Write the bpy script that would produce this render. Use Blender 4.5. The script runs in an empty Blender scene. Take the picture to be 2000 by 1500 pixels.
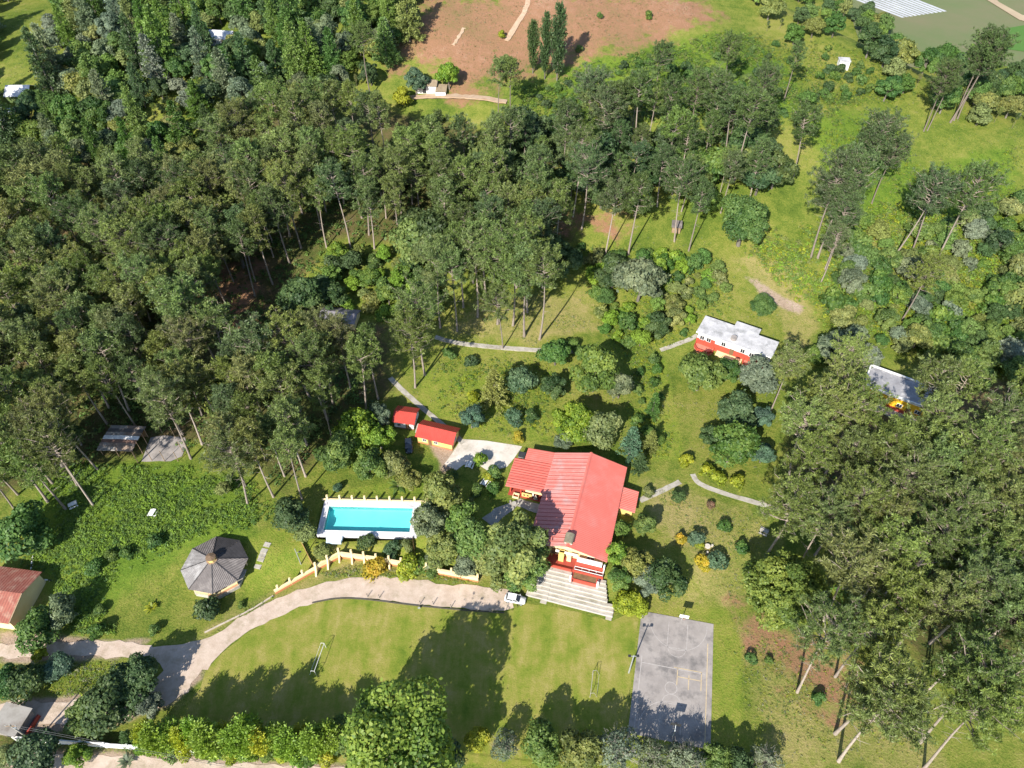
import bpy, math, random
import numpy as np
from mathutils import Vector, Matrix
from mathutils.geometry import delaunay_2d_cdt

random.seed(11); RNG = np.random.default_rng(11)
R = math.radians
scene = bpy.context.scene
COL = scene.collection

# ------------------------------------------------------------------ camera, sky, sun, exposure
CAM_H = 140.0; PITCH = 47.0; FPX = 1436.0
cam_d = bpy.data.cameras.new('camera'); cam = bpy.data.objects.new('camera', cam_d); COL.objects.link(cam)
cam.location = (0, 0, CAM_H); cam.rotation_euler = (R(90 - PITCH), 0, 0)
cam_d.sensor_width = 36.0; cam_d.lens = 36.0 * FPX / 2000.0; cam_d.clip_start = 1.0; cam_d.clip_end = 9000.0
scene.camera = cam

SUN_EL = 36.0
SUN_AZ = (-0.455, -0.89)
world = bpy.data.worlds.new('World'); scene.world = world; world.use_nodes = True
wn = world.node_tree; wn.nodes.clear()
sky = wn.nodes.new('ShaderNodeTexSky'); sky.sky_type = 'NISHITA'; sky.sun_disc = False
sky.sun_elevation = R(SUN_EL); sky.sun_rotation = math.atan2(SUN_AZ[0], SUN_AZ[1]); sky.altitude = 1500
bg = wn.nodes.new('ShaderNodeBackground'); bg.inputs['Strength'].default_value = 0.13
wo = wn.nodes.new('ShaderNodeOutputWorld')
wn.links.new(sky.outputs[0], bg.inputs[0]); wn.links.new(bg.outputs[0], wo.inputs[0])
sun_d = bpy.data.lights.new('sun', 'SUN'); sun_d.energy = 4.6; sun_d.angle = R(0.5); sun_d.color = (1.0, 0.955, 0.87)
sun = bpy.data.objects.new('sun', sun_d); COL.objects.link(sun); sun.location = (-60, -120, 200)
_s = Vector((SUN_AZ[0], SUN_AZ[1], 0)).normalized() * math.cos(R(SUN_EL)); _s.z = math.sin(R(SUN_EL))
sun.rotation_euler = _s.to_track_quat('Z', 'Y').to_euler()
vs = scene.view_settings
vs.view_transform = 'Standard'; vs.look = 'None'; vs.gamma = 1.0; vs.use_curve_mapping = False; vs.exposure = 0.90
scene.render.engine = 'CYCLES'
scene.render.resolution_x = 1024; scene.render.resolution_y = 768
scene.cycles.max_bounces = 5; scene.cycles.diffuse_bounces = 2; scene.cycles.glossy_bounces = 2
scene.cycles.transparent_max_bounces = 8; scene.cycles.transmission_bounces = 3

# ------------------------------------------------------------------ terrain
FX = np.array([-400, -140, -80, -62, -49, -37, -22, -7, 2, 20, 26, 42, 60, 400.])
FY = np.array([70, 70, 67, 68, 73, 79.8, 78, 75.5, 73.5, 68.8, 70.5, 68, 66, 66.])
def sstep(t):
    t = np.clip(t, 0, 1); return t * t * (3 - 2 * t)
def hgt(x, y):
    x = np.asarray(x, float); y = np.asarray(y, float)
    w = 6.5 + 13 * sstep((-46 - x) / 20.) + 16 * sstep((x - 28) / 25.)
    h = 2.4 * sstep((y - np.interp(x, FX, FY)) / w)
    h = h + 21 * sstep((y - 114) / 165.)
    h = h + 27 * np.exp(-(((x - 5) / 135.) ** 2 + ((y - 335) / 88.) ** 2))
    h = h + 5 * np.exp(-(((x - 70) / 60.) ** 2 + ((y - 215) / 40.) ** 2))
    und = 0.5 * np.sin(x * .071 + 1.3) * np.sin(y * .063) + 0.35 * np.sin(x * .13 + y * .09)
    h = h + und * sstep((y - 112) / 25.)
    # ground falls to the valley fields behind the ridge on the far right
    d = ((x - 101.) * 0.66 + (y - 281.) * 0.75)
    v = sstep(d / 85.)
    h = h * (1 - v) + (-16.0) * v
    return h
_th = R(PITCH)
_F = np.array([0, math.cos(_th), -math.sin(_th)]); _U = np.array([0, math.sin(_th), math.cos(_th)])
def rays(px, py):
    px = np.atleast_1d(np.asarray(px, float)); py = np.atleast_1d(np.asarray(py, float))
    return _F[None] + np.array([1., 0, 0])[None] * ((px - 1000) / FPX)[:, None] - _U[None] * ((py - 750) / FPX)[:, None]
def at_arr(px, py, dz=0.0):
    """ground points under picture points, dz metres above ground"""
    d = rays(px, py); n = len(d); ts = np.linspace(60, 560, 420)
    P = d[:, None, :] * ts[None, :, None]
    gap = CAM_H + P[:, :, 2] - dz - hgt(P[:, :, 0], P[:, :, 1])
    below = gap < 0; idx = np.argmax(below, axis=1); idx[~below.any(axis=1)] = len(ts) - 1; idx = np.maximum(idx, 1)
    a = ts[idx - 1]; b = ts[idx]; ii = np.arange(n); ga = gap[ii, idx - 1]; gb = gap[ii, idx]
    t = a + (b - a) * np.clip(ga / np.maximum(ga - gb, 1e-9), 0, 1)
    q = d * t[:, None]; q[:, 2] = hgt(q[:, 0], q[:, 1]); return q
def at(px, py, dz=0.0):
    q = at_arr([px], [py], dz)[0]; return Vector((float(q[0]), float(q[1]), float(q[2])))
def atz(px, py, z):
    d = rays(px, py)[0]; t = (z - CAM_H) / d[2]; return Vector((float(d[0] * t), float(d[1] * t), z))
def gz(x, y): return float(hgt(x, y))
def depth(p): return p[1] * _F[1] + (p[2] - CAM_H) * _F[2]

# ------------------------------------------------------------------ materials
def lin(c):
    c = c / 255.; return c / 12.92 if c <= .04045 else ((c + .055) / 1.055) ** 2.4
def S(r, g, b): return (lin(r), lin(g), lin(b))
MATS = {}
def new_mat(name):
    m = bpy.data.materials.new(name); m.use_nodes = True; nt = m.node_tree
    return m, nt, nt.nodes['Principled BSDF']
def N(nt, typ, **kw):
    n = nt.nodes.new(typ)
    for k, v in kw.items(): setattr(n, k, v)
    return n
def setin(n, **kw):
    for k, v in kw.items(): n.inputs[k].default_value = v
def ramp(nt, stops):
    r = nt.nodes.new('ShaderNodeValToRGB'); e = r.color_ramp.elements
    while len(e) < len(stops): e.new(0.5)
    for el, (p, c) in zip(e, stops): el.position = p; el.color = (*c, 1)
    return r
def noise(nt, scale, detail=4, rough=.6, coord=None):
    n = nt.nodes.new('ShaderNodeTexNoise'); setin(n, Scale=scale, Detail=detail, Roughness=rough)
    if coord: nt.links.new(coord, n.inputs['Vector'])
    return n
def mat(name, c1, c2=None, scale=1.5, rough=.8, bump=0.0, bscale=8., metal=0., dirt=None, dscale=.35, spec=.3):
    """mottled surface: two colours mixed by noise in world position, optional stains and bump"""
    if name in MATS: return MATS[name]
    m, nt, b = new_mat(name); g = N(nt, 'ShaderNodeNewGeometry').outputs['Position']; L = nt.links
    c2 = c2 or tuple(x * .78 for x in c1)
    n1 = noise(nt, scale, 5, .65, g); r = ramp(nt, [(.32, c2), (.68, c1)]); L.new(n1.outputs[0], r.inputs[0]); out = r.outputs[0]
    if dirt:
        n2 = noise(nt, dscale, 6, .7, g); r2 = ramp(nt, [(.5, (0, 0, 0)), (.66, (1, 1, 1))]); L.new(n2.outputs[0], r2.inputs[0])
        mx = N(nt, 'ShaderNodeMix', data_type='RGBA'); L.new(r2.outputs[0], mx.inputs[0]); L.new(out, mx.inputs[6]); mx.inputs[7].default_value = (*dirt, 1); out = mx.outputs[2]
    L.new(out, b.inputs['Base Color']); setin(b, Roughness=rough, Metallic=metal); b.inputs['Specular IOR Level'].default_value = spec
    if bump:
        n3 = noise(nt, bscale, 4, .6, g); bp = N(nt, 'ShaderNodeBump'); setin(bp, Strength=bump, Distance=.15); L.new(n3.outputs[0], bp.inputs['Height']); L.new(bp.outputs[0], b.inputs['Normal'])
    MATS[name] = m; return m
def leaf_mat(name, trans=.33, rough=.55, hue_j=.06):
    """foliage: object colour, varied by the clump's own tone attribute"""
    m, nt, b = new_mat(name); L = nt.links
    oi = N(nt, 'ShaderNodeObjectInfo'); a = N(nt, 'ShaderNodeAttribute', attribute_name='tone')
    mr = N(nt, 'ShaderNodeMapRange'); setin(mr, **{'To Min': .5, 'To Max': 1.55}); L.new(a.outputs['Fac'], mr.inputs['Value'])
    hv = N(nt, 'ShaderNodeHueSaturation'); L.new(oi.outputs['Color'], hv.inputs['Color']); L.new(mr.outputs[0], hv.inputs['Value'])
    hr = N(nt, 'ShaderNodeMapRange'); setin(hr, **{'To Min': .5 + hue_j * .5, 'To Max': .5 - hue_j * .5}); L.new(a.outputs['Fac'], hr.inputs['Value']); L.new(hr.outputs[0], hv.inputs['Hue'])
    L.new(hv.outputs[0], b.inputs['Base Color']); setin(b, Roughness=rough); b.inputs['Specular IOR Level'].default_value = .35
    tr = N(nt, 'ShaderNodeBsdfTranslucent'); hv2 = N(nt, 'ShaderNodeHueSaturation'); setin(hv2, Value=1.25, Saturation=1.1); L.new(hv.outputs[0], hv2.inputs['Color']); L.new(hv2.outputs[0], tr.inputs[0])
    ms = N(nt, 'ShaderNodeMixShader'); ms.inputs[0].default_value = trans
    L.new(b.outputs[0], ms.inputs[1]); L.new(tr.outputs[0], ms.inputs[2]); L.new(ms.outputs[0], nt.nodes['Material Output'].inputs[0])
    MATS[name] = m; return m
M_LEAF = leaf_mat('leaf'); M_NEEDLE = leaf_mat('needle', .24, .5, .02)
def bark_mat(name, c1, c2):
    m, nt, b = new_mat(name); L = nt.links; tc = N(nt, 'ShaderNodeTexCoord'); mp = N(nt, 'ShaderNodeMapping'); mp.inputs['Scale'].default_value = (6, 6, 1.2)
    L.new(tc.outputs['Object'], mp.inputs[0]); n = noise(nt, 1.0, 5, .7, mp.outputs[0]); r = ramp(nt, [(.3, c2), (.7, c1)]); L.new(n.outputs[0], r.inputs[0])
    oi = N(nt, 'ShaderNodeObjectInfo'); hv = N(nt, 'ShaderNodeHueSaturation'); mr = N(nt, 'ShaderNodeMapRange'); setin(mr, **{'To Min': .7, 'To Max': 1.15})
    L.new(oi.outputs['Random'], mr.inputs['Value']); L.new(mr.outputs[0], hv.inputs['Value']); L.new(r.outputs[0], hv.inputs['Color']); L.new(hv.outputs[0], b.inputs['Base Color']); setin(b, Roughness=.9)
    bp = N(nt, 'ShaderNodeBump'); setin(bp, Strength=.6, Distance=.05); L.new(n.outputs[0], bp.inputs['Height']); L.new(bp.outputs[0], b.inputs['Normal'])
    MATS[name] = m; return m
M_BARK = bark_mat('pine_bark', (.40, .33, .27), (.21, .165, .13)); M_BARK2 = bark_mat('grey_bark', (.24, .21, .17), (.10, .085, .07))

# ------------------------------------------------------------------ mesh helpers
class MB:
    def __init__(s): s.v = []; s.f = []; s.sm = []
    def add(s, vs, fs):
        o = len(s.v); s.v += [tuple(map(float, p)) for p in vs]; s.f += [tuple(i + o for i in f) for f in fs]; return s
    def box(s, x0, x1, y0, y1, z0, z1):
        return s.add([(x0, y0, z0), (x1, y0, z0), (x1, y1, z0), (x0, y1, z0), (x0, y0, z1), (x1, y0, z1), (x1, y1, z1), (x0, y1, z1)],
                     [(0, 3, 2, 1), (4, 5, 6, 7), (0, 1, 5, 4), (1, 2, 6, 5), (2, 3, 7, 6), (3, 0, 4, 7)])
    def bar(s, a, b, w, h, up=(0, 0, 1)):
        a = Vector(a); b = Vector(b); d = (b - a).normalized(); u = Vector(up)
        if abs(d.dot(u)) > .97: u = Vector((1, 0, 0))
        sd = d.cross(u).normalized() * w / 2; u = sd.cross(d).normalized() * h / 2
        vs = [a - sd - u, a + sd - u, a + sd + u, a - sd + u, b - sd - u, b + sd - u, b + sd + u, b - sd + u]
        return s.add(vs, [(0, 1, 2, 3), (7, 6, 5, 4), (0, 4, 5, 1), (1, 5, 6, 2), (2, 6, 7, 3), (3, 7, 4, 0)])
    def tube(s, pts, rad, n=8, cap=True):
        pts = [Vector(p) for p in pts]; k = len(pts)
        rad = rad if isinstance(rad, (list, tuple)) else [rad] * k
        vs = []; fs = []
        for i, p in enumerate(pts):
            d = (pts[min(i + 1, k - 1)] - pts[max(i - 1, 0)]).normalized(); u = Vector((0, 0, 1)) if abs(d.z) < .9 else Vector((1, 0, 0))
            a = d.cross(u).normalized(); b = d.cross(a)
            for j in range(n):
                t = 2 * math.pi * j / n; vs.append(p + (a * math.cos(t) + b * math.sin(t)) * rad[i])
        for i in range(k - 1):
            for j in range(n): fs.append((i * n + j, i * n + (j + 1) % n, (i + 1) * n + (j + 1) % n, (i + 1) * n + j))
        if cap: fs.append(tuple(range(n - 1, -1, -1))); fs.append(tuple((k - 1) * n + j for j in range(n)))
        return s.add(vs, fs)
    def cyl(s, x, y, z0, z1, r, n=16, r2=None): return s.tube([(x, y, z0), (x, y, z1)], [r, r if r2 is None else r2], n)
    def prism(s, poly, z0, z1):
        n = len(poly); vs = [(p[0], p[1], z0) for p in poly] + [(p[0], p[1], z1) for p in poly]
        return s.add(vs, [tuple(range(n - 1, -1, -1)), tuple(range(n, 2 * n))] + [(i, (i + 1) % n, n + (i + 1) % n, n + i) for i in range(n)])
    def quad(s, *p): return s.add(p, [tuple(range(len(p)))])
    def build(s, name, m, parent=None, smooth=False):
        me = bpy.data.meshes.new(name); me.from_pydata(s.v, [], s.f); me.update()
        if smooth: me.polygons.foreach_set('use_smooth', [True] * len(me.polygons))
        if m: me.materials.append(m)
        o = bpy.data.objects.new(name, me); COL.objects.link(o)
        if parent: o.parent = parent
        return o
def np_mesh(name, V, F, m, tone=None, smooth=False):
    """V (n,3); F (m,3) or (m,4)"""
    me = bpy.data.meshes.new(name); k = F.shape[1]
    me.vertices.add(len(V)); me.vertices.foreach_set('co', np.ascontiguousarray(V, np.float32).ravel())
    me.loops.add(F.size); me.loops.foreach_set('vertex_index', np.ascontiguousarray(F, np.int32).ravel())
    me.polygons.add(len(F)); me.polygons.foreach_set('loop_start', np.arange(0, F.size, k, dtype=np.int32)); me.polygons.foreach_set('loop_total', np.full(len(F), k, np.int32))
    me.update(calc_edges=True)
    if smooth: me.polygons.foreach_set('use_smooth', np.ones(len(F), bool))
    if tone is not None:
        a = me.attributes.new('tone', 'FLOAT', 'POINT'); a.data.foreach_set('value', np.ascontiguousarray(tone, np.float32))
    if m: me.materials.append(m)
    return me
def link(name, me, parent=None):
    o = bpy.data.objects.new(name, me); COL.objects.link(o)
    if parent: o.parent = parent
    return o
def tag(o, label=None, cat=None, group=None, kind=None):
    if label: o['label'] = label
    if cat: o['category'] = cat
    if group: o['group'] = group
    if kind: o['kind'] = kind
    return o
def thing(name, label, cat, loc=(0, 0, 0), rz=0., group=None):
    o = bpy.data.objects.new(name, None); COL.objects.link(o); o.location = loc; o.rotation_euler = (0, 0, rz); o.empty_display_size = .5
    return tag(o, label, cat, group)
def copy_tree(o, parent=None):
    c = o.copy(); COL.objects.link(c); c.parent = parent
    for ch in o.children: copy_tree(ch, c)
    return c
def pts_at(lst): return [at(x, y) for x, y in lst]
def in_poly(x, y, poly):
    x = np.asarray(x, float); y = np.asarray(y, float); ins = np.zeros(x.shape, bool); n = len(poly)
    for i in range(n):
        x1, y1 = poly[i][0], poly[i][1]; x2, y2 = poly[(i + 1) % n][0], poly[(i + 1) % n][1]
        c = ((y1 > y) != (y2 > y)) & (x < (x2 - x1) * (y - y1) / ((y2 - y1) + 1e-12) + x1); ins ^= c
    return ins
def sdist(x, y, poly, closed=True):
    d = np.full(np.shape(x), 1e9); n = len(poly)
    for i in range(n if closed else n - 1):
        ax, ay = poly[i][0], poly[i][1]; bx, by = poly[(i + 1) % n][0], poly[(i + 1) % n][1]
        ex, ey = bx - ax, by - ay; t = np.clip(((x - ax) * ex + (y - ay) * ey) / (ex * ex + ey * ey + 1e-9), 0, 1)
        d = np.minimum(d, np.hypot(x - ax - t * ex, y - ay - t * ey))
    return np.where(in_poly(x, y, poly), d, -d) if closed else d
def resample(pts, step):
    out = [Vector(pts[0])]
    for a, b in zip(pts, pts[1:]):
        a = Vector(a); b = Vector(b); n = max(1, int((b - a).length / step))
        for i in range(1, n + 1): out.append(a.lerp(b, i / n))
    return out
def smooth_line(pts, it=2):
    pts = [Vector(p) for p in pts]
    for _ in range(it):
        q = [pts[0]]
        for a, b in zip(pts, pts[1:]): q += [a.lerp(b, .25), a.lerp(b, .75)]
        q.append(pts[-1]); pts = q
    return pts
def drape(name, poly, m, off=.05, step=1.5, rag=0.0, z=None):
    """sheet following the ground inside a world-space outline"""
    poly = resample([Vector((p[0], p[1], 0)) for p in poly] + [Vector((poly[0][0], poly[0][1], 0))], step)[:-1]
    if rag:
        q = []
        for i, p in enumerate(poly):
            t = (poly[(i + 1) % len(poly)] - poly[i - 1]).normalized(); nn = Vector((-t.y, t.x, 0)); q.append(p + nn * random.uniform(-rag, rag))
        poly = q
    xs = [p.x for p in poly]; ys = [p.y for p in poly]
    gx, gy = np.meshgrid(np.arange(min(xs), max(xs), step), np.arange(min(ys), max(ys), step)); gx = gx.ravel(); gy = gy.ravel()
    k = sdist(gx, gy, [(p.x, p.y) for p in poly]) > step * .4
    co = [Vector((p.x, p.y)) for p in poly] + [Vector((a, b)) for a, b in zip(gx[k], gy[k])]
    vo, ed, fa, _, _, _ = delaunay_2d_cdt(co, [], [list(range(len(poly)))], 1, 1e-5)
    V = np.array([(p.x, p.y) for p in vo]); H = (hgt(V[:, 0], V[:, 1]) if z is None else np.full(len(V), z)) + off
    me = bpy.data.meshes.new(name); me.from_pydata(np.c_[V, H].tolist(), [], [tuple(f) for f in fa]); me.update()
    for p in me.polygons:
        if p.normal.z < 0: me.flip_normals(); break
    me.materials.append(m); return link(name, me)
def strip(name, pts, width, m, off=.06, step=1.2, rag=.06, thick=.12):
    """path: a thin slab along a ground line"""
    pts = resample(smooth_line(pts, 2), step); mb = MB(); n = len(pts); rows = []
    for i, p in enumerate(pts):
        t = (pts[min(i + 1, n - 1)] - pts[max(i - 1, 0)]); t.z = 0; t.normalize(); s = Vector((-t.y, t.x, 0)); w = width / 2
        l = p + s * (w + random.uniform(-rag, rag)); r = p - s * (w + random.uniform(-rag, rag))
        zz = max(gz(l.x, l.y), gz(r.x, r.y), gz(p.x, p.y)) + off
        rows.append([(l.x, l.y, zz), (r.x, r.y, zz), (r.x, r.y, zz - thick - .25), (l.x, l.y, zz - thick - .25)])
    vs = [q for r in rows for q in r]; fs = []
    for i in range(n - 1):
        a = 4 * i; b = a + 4; fs += [(a + 1, a, b, b + 1)[::-1], (a, a + 3, b + 3, b)[::-1], (a + 2, a + 1, b + 1, b + 2)[::-1]]
    fs += [(0, 1, 2, 3), (4 * n - 1, 4 * n - 2, 4 * n - 3, 4 * n - 4)]
    mb.add(vs, fs); return mb.build(name, m)

# ------------------------------------------------------------------ ground
P = lambda *l: [tuple(at(x, y)[:2]) for x, y in l]
Z_LAWN = [P((400, 1330), (440, 1275), (490, 1240), (550, 1205), (620, 1180), (700, 1172), (800, 1185), (900, 1196), (990, 1200), (1060, 1180), (1200, 1210), (1250, 1195), (1330, 1180), (1420, 1190), (1450, 1260), (1450, 1420), (1500, 1499), (300, 1499), (340, 1400)),
          P((470, 1070), (520, 1030), (620, 1030), (640, 960), (800, 940), (880, 930), (960, 960), (960, 1100), (900, 1110), (700, 1090), (600, 1130), (540, 1150), (480, 1180)),
          P((830, 720), (1000, 740), (1100, 850), (1020, 870), (900, 850), (820, 780)),
          P((1300, 700), (1340, 900), (1260, 900), (1240, 720))]
Z_DRY = [P((1270, 950), (1350, 960), (1500, 1010), (1520, 1100), (1440, 1190), (1360, 1170), (1350, 1080), (1280, 1020)),
         P((1440, 500), (1560, 520), (1600, 640), (1560, 700), (1510, 600)),
         P((1020, 570), (1140, 580), (1180, 640), (1050, 670), (880, 650), (930, 600)),
         P((1430, 1200), (1560, 1220), (1700, 1330), (1850, 1499), (1530, 1499), (1470, 1350)),
         P((480, 1170), (560, 1150), (620, 1110), (700, 1100), (980, 1135), (980, 1150), (800, 1120), (640, 1128), (480, 1195), (400, 1240))]
Z_RED = [P((830, 0), (1370, 0), (1400, 40), (1300, 80), (1190, 100), (1100, 130), (1010, 150), (960, 165), (900, 190), (860, 120), (760, 130), (780, 80)),
         P((1440, 1190), (1530, 1230), (1640, 1290), (1660, 1390), (1560, 1330), (1480, 1260)), P((1090, 415), (1200, 430), (1190, 455), (1100, 440)), P((880, 190), (930, 150), (940, 185), (900, 205)),
         P((340, 470), (480, 480), (520, 640), (400, 650))]
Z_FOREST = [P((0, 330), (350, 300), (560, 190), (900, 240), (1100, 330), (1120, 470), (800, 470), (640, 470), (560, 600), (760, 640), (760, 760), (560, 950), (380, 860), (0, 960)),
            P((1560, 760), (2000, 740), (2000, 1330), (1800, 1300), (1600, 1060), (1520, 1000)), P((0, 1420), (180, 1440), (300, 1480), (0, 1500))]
Z_GREEN = [P((1100, 130), (1300, 80), (1450, 60), (1560, 150), (1560, 240), (1300, 200), (1050, 180)), P((1560, 230), (1720, 210), (1800, 330), (1980, 280), (2000, 480), (1640, 420)),
           P((60, 900), (250, 890), (480, 930), (500, 1050), (330, 1100), (140, 1230), (60, 1100)), P((1900, 90), (2000, 60), (2000, 100), (1940, 90))]
Z_DIRT = [P((860, 905), (830, 860), (880, 870), (900, 915), (860, 930)), P((0, 1230), (200, 1250), (290, 1250), (230, 1290), (100, 1290), (0, 1300)), P((0, 1370), (120, 1360), (340, 1330), (380, 1270), (400, 1320), (330, 1380), (180, 1430), (0, 1430)),
          P((0, 1462), (250, 1470), (500, 1485), (760, 1497), (760, 1540), (0, 1540)), P((1455, 540), (1475, 545), (1530, 580), (1570, 600), (1560, 612), (1500, 590))]
def axis(lo, c0, c1, hi, s):
    core = np.arange(c0, c1 + s * .5, s); a = [c0]; d = s
    while a[-1] > lo: d *= 1.22; a.append(a[-1] - d)
    b = [core[-1]]; d = s
    while b[-1] < hi: d *= 1.22; b.append(b[-1] + d)
    return np.array(a[::-1][:-1] + core.tolist() + b[1:])
gxs = axis(-4500, -170, 200, 4500, 1.25); gys = axis(-3000, 28, 330, 6000, 1.25)
GX, GY = np.meshgrid(gxs, gys); gv = np.c_[GX.ravel(), GY.ravel(), hgt(GX, GY).ravel()]
nx, ny = len(gxs), len(gys); ii = np.arange(nx * ny).reshape(ny, nx)
gf = np.c_[ii[:-1, :-1].ravel(), ii[:-1, 1:].ravel(), ii[1:, 1:].ravel(), ii[1:, :-1].ravel()]
_c, _s_ = math.cos(R(-1.6)), math.sin(R(-1.6)); _dx, _dy = gv[:, 0] + 40.6, gv[:, 1] - 85.0
_pu, _pv = _dx * _c + _dy * _s_, -_dx * _s_ + _dy * _c
gv[(_pu > -.9) & (_pu < 19.5) & (_pv > -.9) & (_pv < 7.0), 2] -= 2.6   # the pool is dug into the ground
g_me = np_mesh('ground', gv, gf, None, smooth=True)
x, y = gv[:, 0], gv[:, 1]
near = (x > -260) & (x < 330) & (y > 20) & (y < 460)
def member(zones, soft):
    o = np.zeros(len(x))
    for z in zones: o[near] = np.maximum(o[near], np.clip(.5 + sdist(x[near], y[near], z) / (2 * soft), 0, 1))
    return o
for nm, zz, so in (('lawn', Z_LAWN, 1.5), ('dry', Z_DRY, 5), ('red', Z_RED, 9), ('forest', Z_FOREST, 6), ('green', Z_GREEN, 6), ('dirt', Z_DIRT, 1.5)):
    a = g_me.attributes.new(nm, 'FLOAT', 'POINT'); a.data.foreach_set('value', member(zz, so).astype(np.float32))
def ground_material():
    m, nt, b = new_mat('ground'); L = nt.links; g = N(nt, 'ShaderNodeNewGeometry').outputs['Position']
    nb = noise(nt, .045, 5, .6, g); nm = noise(nt, .35, 6, .7, g); nf = noise(nt, 2.6, 5, .75, g); nd = noise(nt, .16, 6, .7, g)
    def mixn(a, bb, w):
        q = N(nt, 'ShaderNodeMath', operation='MULTIPLY_ADD'); L.new(a, q.inputs[0]); q.inputs[1].default_value = w
        q2 = N(nt, 'ShaderNodeMath', operation='MULTIPLY'); L.new(bb, q2.inputs[0]); q2.inputs[1].default_value = 1 - w; L.new(q2.outputs[0], q.inputs[2]); return q.outputs[0]
    fine = mixn(nm.outputs[0], nf.outputs[0], .42); broad = mixn(nb.outputs[0], fine, .36)
    def rp(src, stops): r = ramp(nt, stops); L.new(src, r.inputs[0]); return r.outputs[0]
    rough = rp(broad, [(.37, (.05, .09, .013)), (.46, (.115, .16, .023)), (.53, (.20, .215, .04)), (.64, (.30, .25, .09))])
    lawn = rp(broad, [(.37, (.085, .15, .016)), (.47, (.165, .215, .028)), (.54, (.24, .245, .046)), (.64, (.33, .27, .10))])
    green = rp(broad, [(.36, (.05, .095, .012)), (.47, (.095, .16, .018)), (.56, (.155, .215, .028)), (.68, (.25, .245, .06))])
    dry = rp(broad, [(.36, (.12, .165, .026)), (.46, (.20, .205, .05)), (.55, (.31, .26, .095)), (.68, (.38, .29, .16))])
    red = rp(broad, [(.36, (.13, .15, .04)), (.45, (.24, .15, .075)), (.53, (.30, .155, .088)), (.64, (.36, .23, .145))])
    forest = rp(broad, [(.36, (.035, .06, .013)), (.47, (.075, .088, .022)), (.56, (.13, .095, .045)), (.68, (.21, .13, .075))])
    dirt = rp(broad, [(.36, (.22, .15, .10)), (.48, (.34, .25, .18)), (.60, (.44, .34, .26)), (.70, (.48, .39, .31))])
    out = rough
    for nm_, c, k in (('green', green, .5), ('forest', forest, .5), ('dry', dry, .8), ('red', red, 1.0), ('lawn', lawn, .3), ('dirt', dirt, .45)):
        a = N(nt, 'ShaderNodeAttribute', attribute_name=nm_)
        s = N(nt, 'ShaderNodeMath', operation='MULTIPLY_ADD'); L.new(nd.outputs[0], s.inputs[0]); s.inputs[1].default_value = k * 2.2; L.new(a.outputs['Fac'], s.inputs[2])
        mr = N(nt, 'ShaderNodeMapRange', interpolation_type='SMOOTHSTEP'); setin(mr, **{'From Min': .5 + k * 1.1 - .22, 'From Max': .5 + k * 1.1 + .22}); L.new(s.outputs[0], mr.inputs['Value'])
        # never where the attribute is zero
        z = N(nt, 'ShaderNodeMath', operation='MULTIPLY'); q = N(nt, 'ShaderNodeMapRange'); setin(q, **{'From Max': .25}); L.new(a.outputs['Fac'], q.inputs['Value']); L.new(mr.outputs[0], z.inputs[0]); L.new(q.outputs[0], z.inputs[1])
        mx = N(nt, 'ShaderNodeMix', data_type='RGBA'); L.new(z.outputs[0], mx.inputs[0]); L.new(out, mx.inputs[6]); L.new(c, mx.inputs[7]); out = mx.outputs[2]
    L.new(out, b.inputs['Base Color']); setin(b, Roughness=.95); b.inputs['Specular IOR Level'].default_value = .1
    bp = N(nt, 'ShaderNodeBump'); setin(bp, Strength=.9, Distance=.5); L.new(fine, bp.inputs['Height']); L.new(bp.outputs[0], b.inputs['Normal'])
    return m
g_me.materials.append(ground_material()); ground = link('ground', g_me); tag(ground, 'rough grassy hillside ground with bare red earth patches', 'ground', kind='structure')

def lawn_material():
    m, nt, b = new_mat('mown_lawn'); L = nt.links; g = N(nt, 'ShaderNodeNewGeometry').outputs['Position']
    mp = N(nt, 'ShaderNodeMapping'); mp.inputs['Rotation'].default_value = (0, 0, R(-70)); mp.inputs['Scale'].default_value = (.30, .07, 1); L.new(g, mp.inputs[0])
    n1 = noise(nt, 1.0, 4, .6, mp.outputs[0]); n2 = noise(nt, .22, 6, .72, g); n3 = noise(nt, 3.2, 5, .8, g)
    a = N(nt, 'ShaderNodeMath', operation='MULTIPLY_ADD'); a.inputs[1].default_value = .35; L.new(n1.outputs[0], a.inputs[0])
    b2 = N(nt, 'ShaderNodeMath', operation='MULTIPLY_ADD'); b2.inputs[1].default_value = .45; L.new(n2.outputs[0], b2.inputs[0]); c = N(nt, 'ShaderNodeMath', operation='MULTIPLY'); c.inputs[1].default_value = .2; L.new(n3.outputs[0], c.inputs[0])
    L.new(c.outputs[0], b2.inputs[2]); L.new(b2.outputs[0], a.inputs[2])
    r = ramp(nt, [(.36, (.105, .16, .018)), (.45, (.18, .215, .030)), (.52, (.25, .24, .052)), (.59, (.32, .275, .088)), (.68, (.38, .30, .14))]); L.new(a.outputs[0], r.inputs[0]); L.new(r.outputs[0], b.inputs['Base Color']); setin(b, Roughness=.95)
    b.inputs['Specular IOR Level'].default_value = .1
    bp = N(nt, 'ShaderNodeBump'); setin(bp, Strength=.6, Distance=.25); L.new(n3.outputs[0], bp.inputs['Height']); L.new(bp.outputs[0], b.inputs['Normal']); return m
M_LAWN = lawn_material()
M_DIRT = mat('dirt_road', (.56, .45, .36), (.44, .335, .255), .5, .95, .35, 5., dirt=(.36, .285, .20), dscale=.3)
M_CONC = mat('concrete', (.50, .46, .40), (.36, .33, .28), .8, .9, .15, 10., dirt=(.24, .22, .18), dscale=.5)
M_CONC_D = mat('court_concrete', (.36, .32, .29), (.26, .23, .21), .35, .9, .12, 9., dirt=(.17, .155, .145), dscale=.22)
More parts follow.
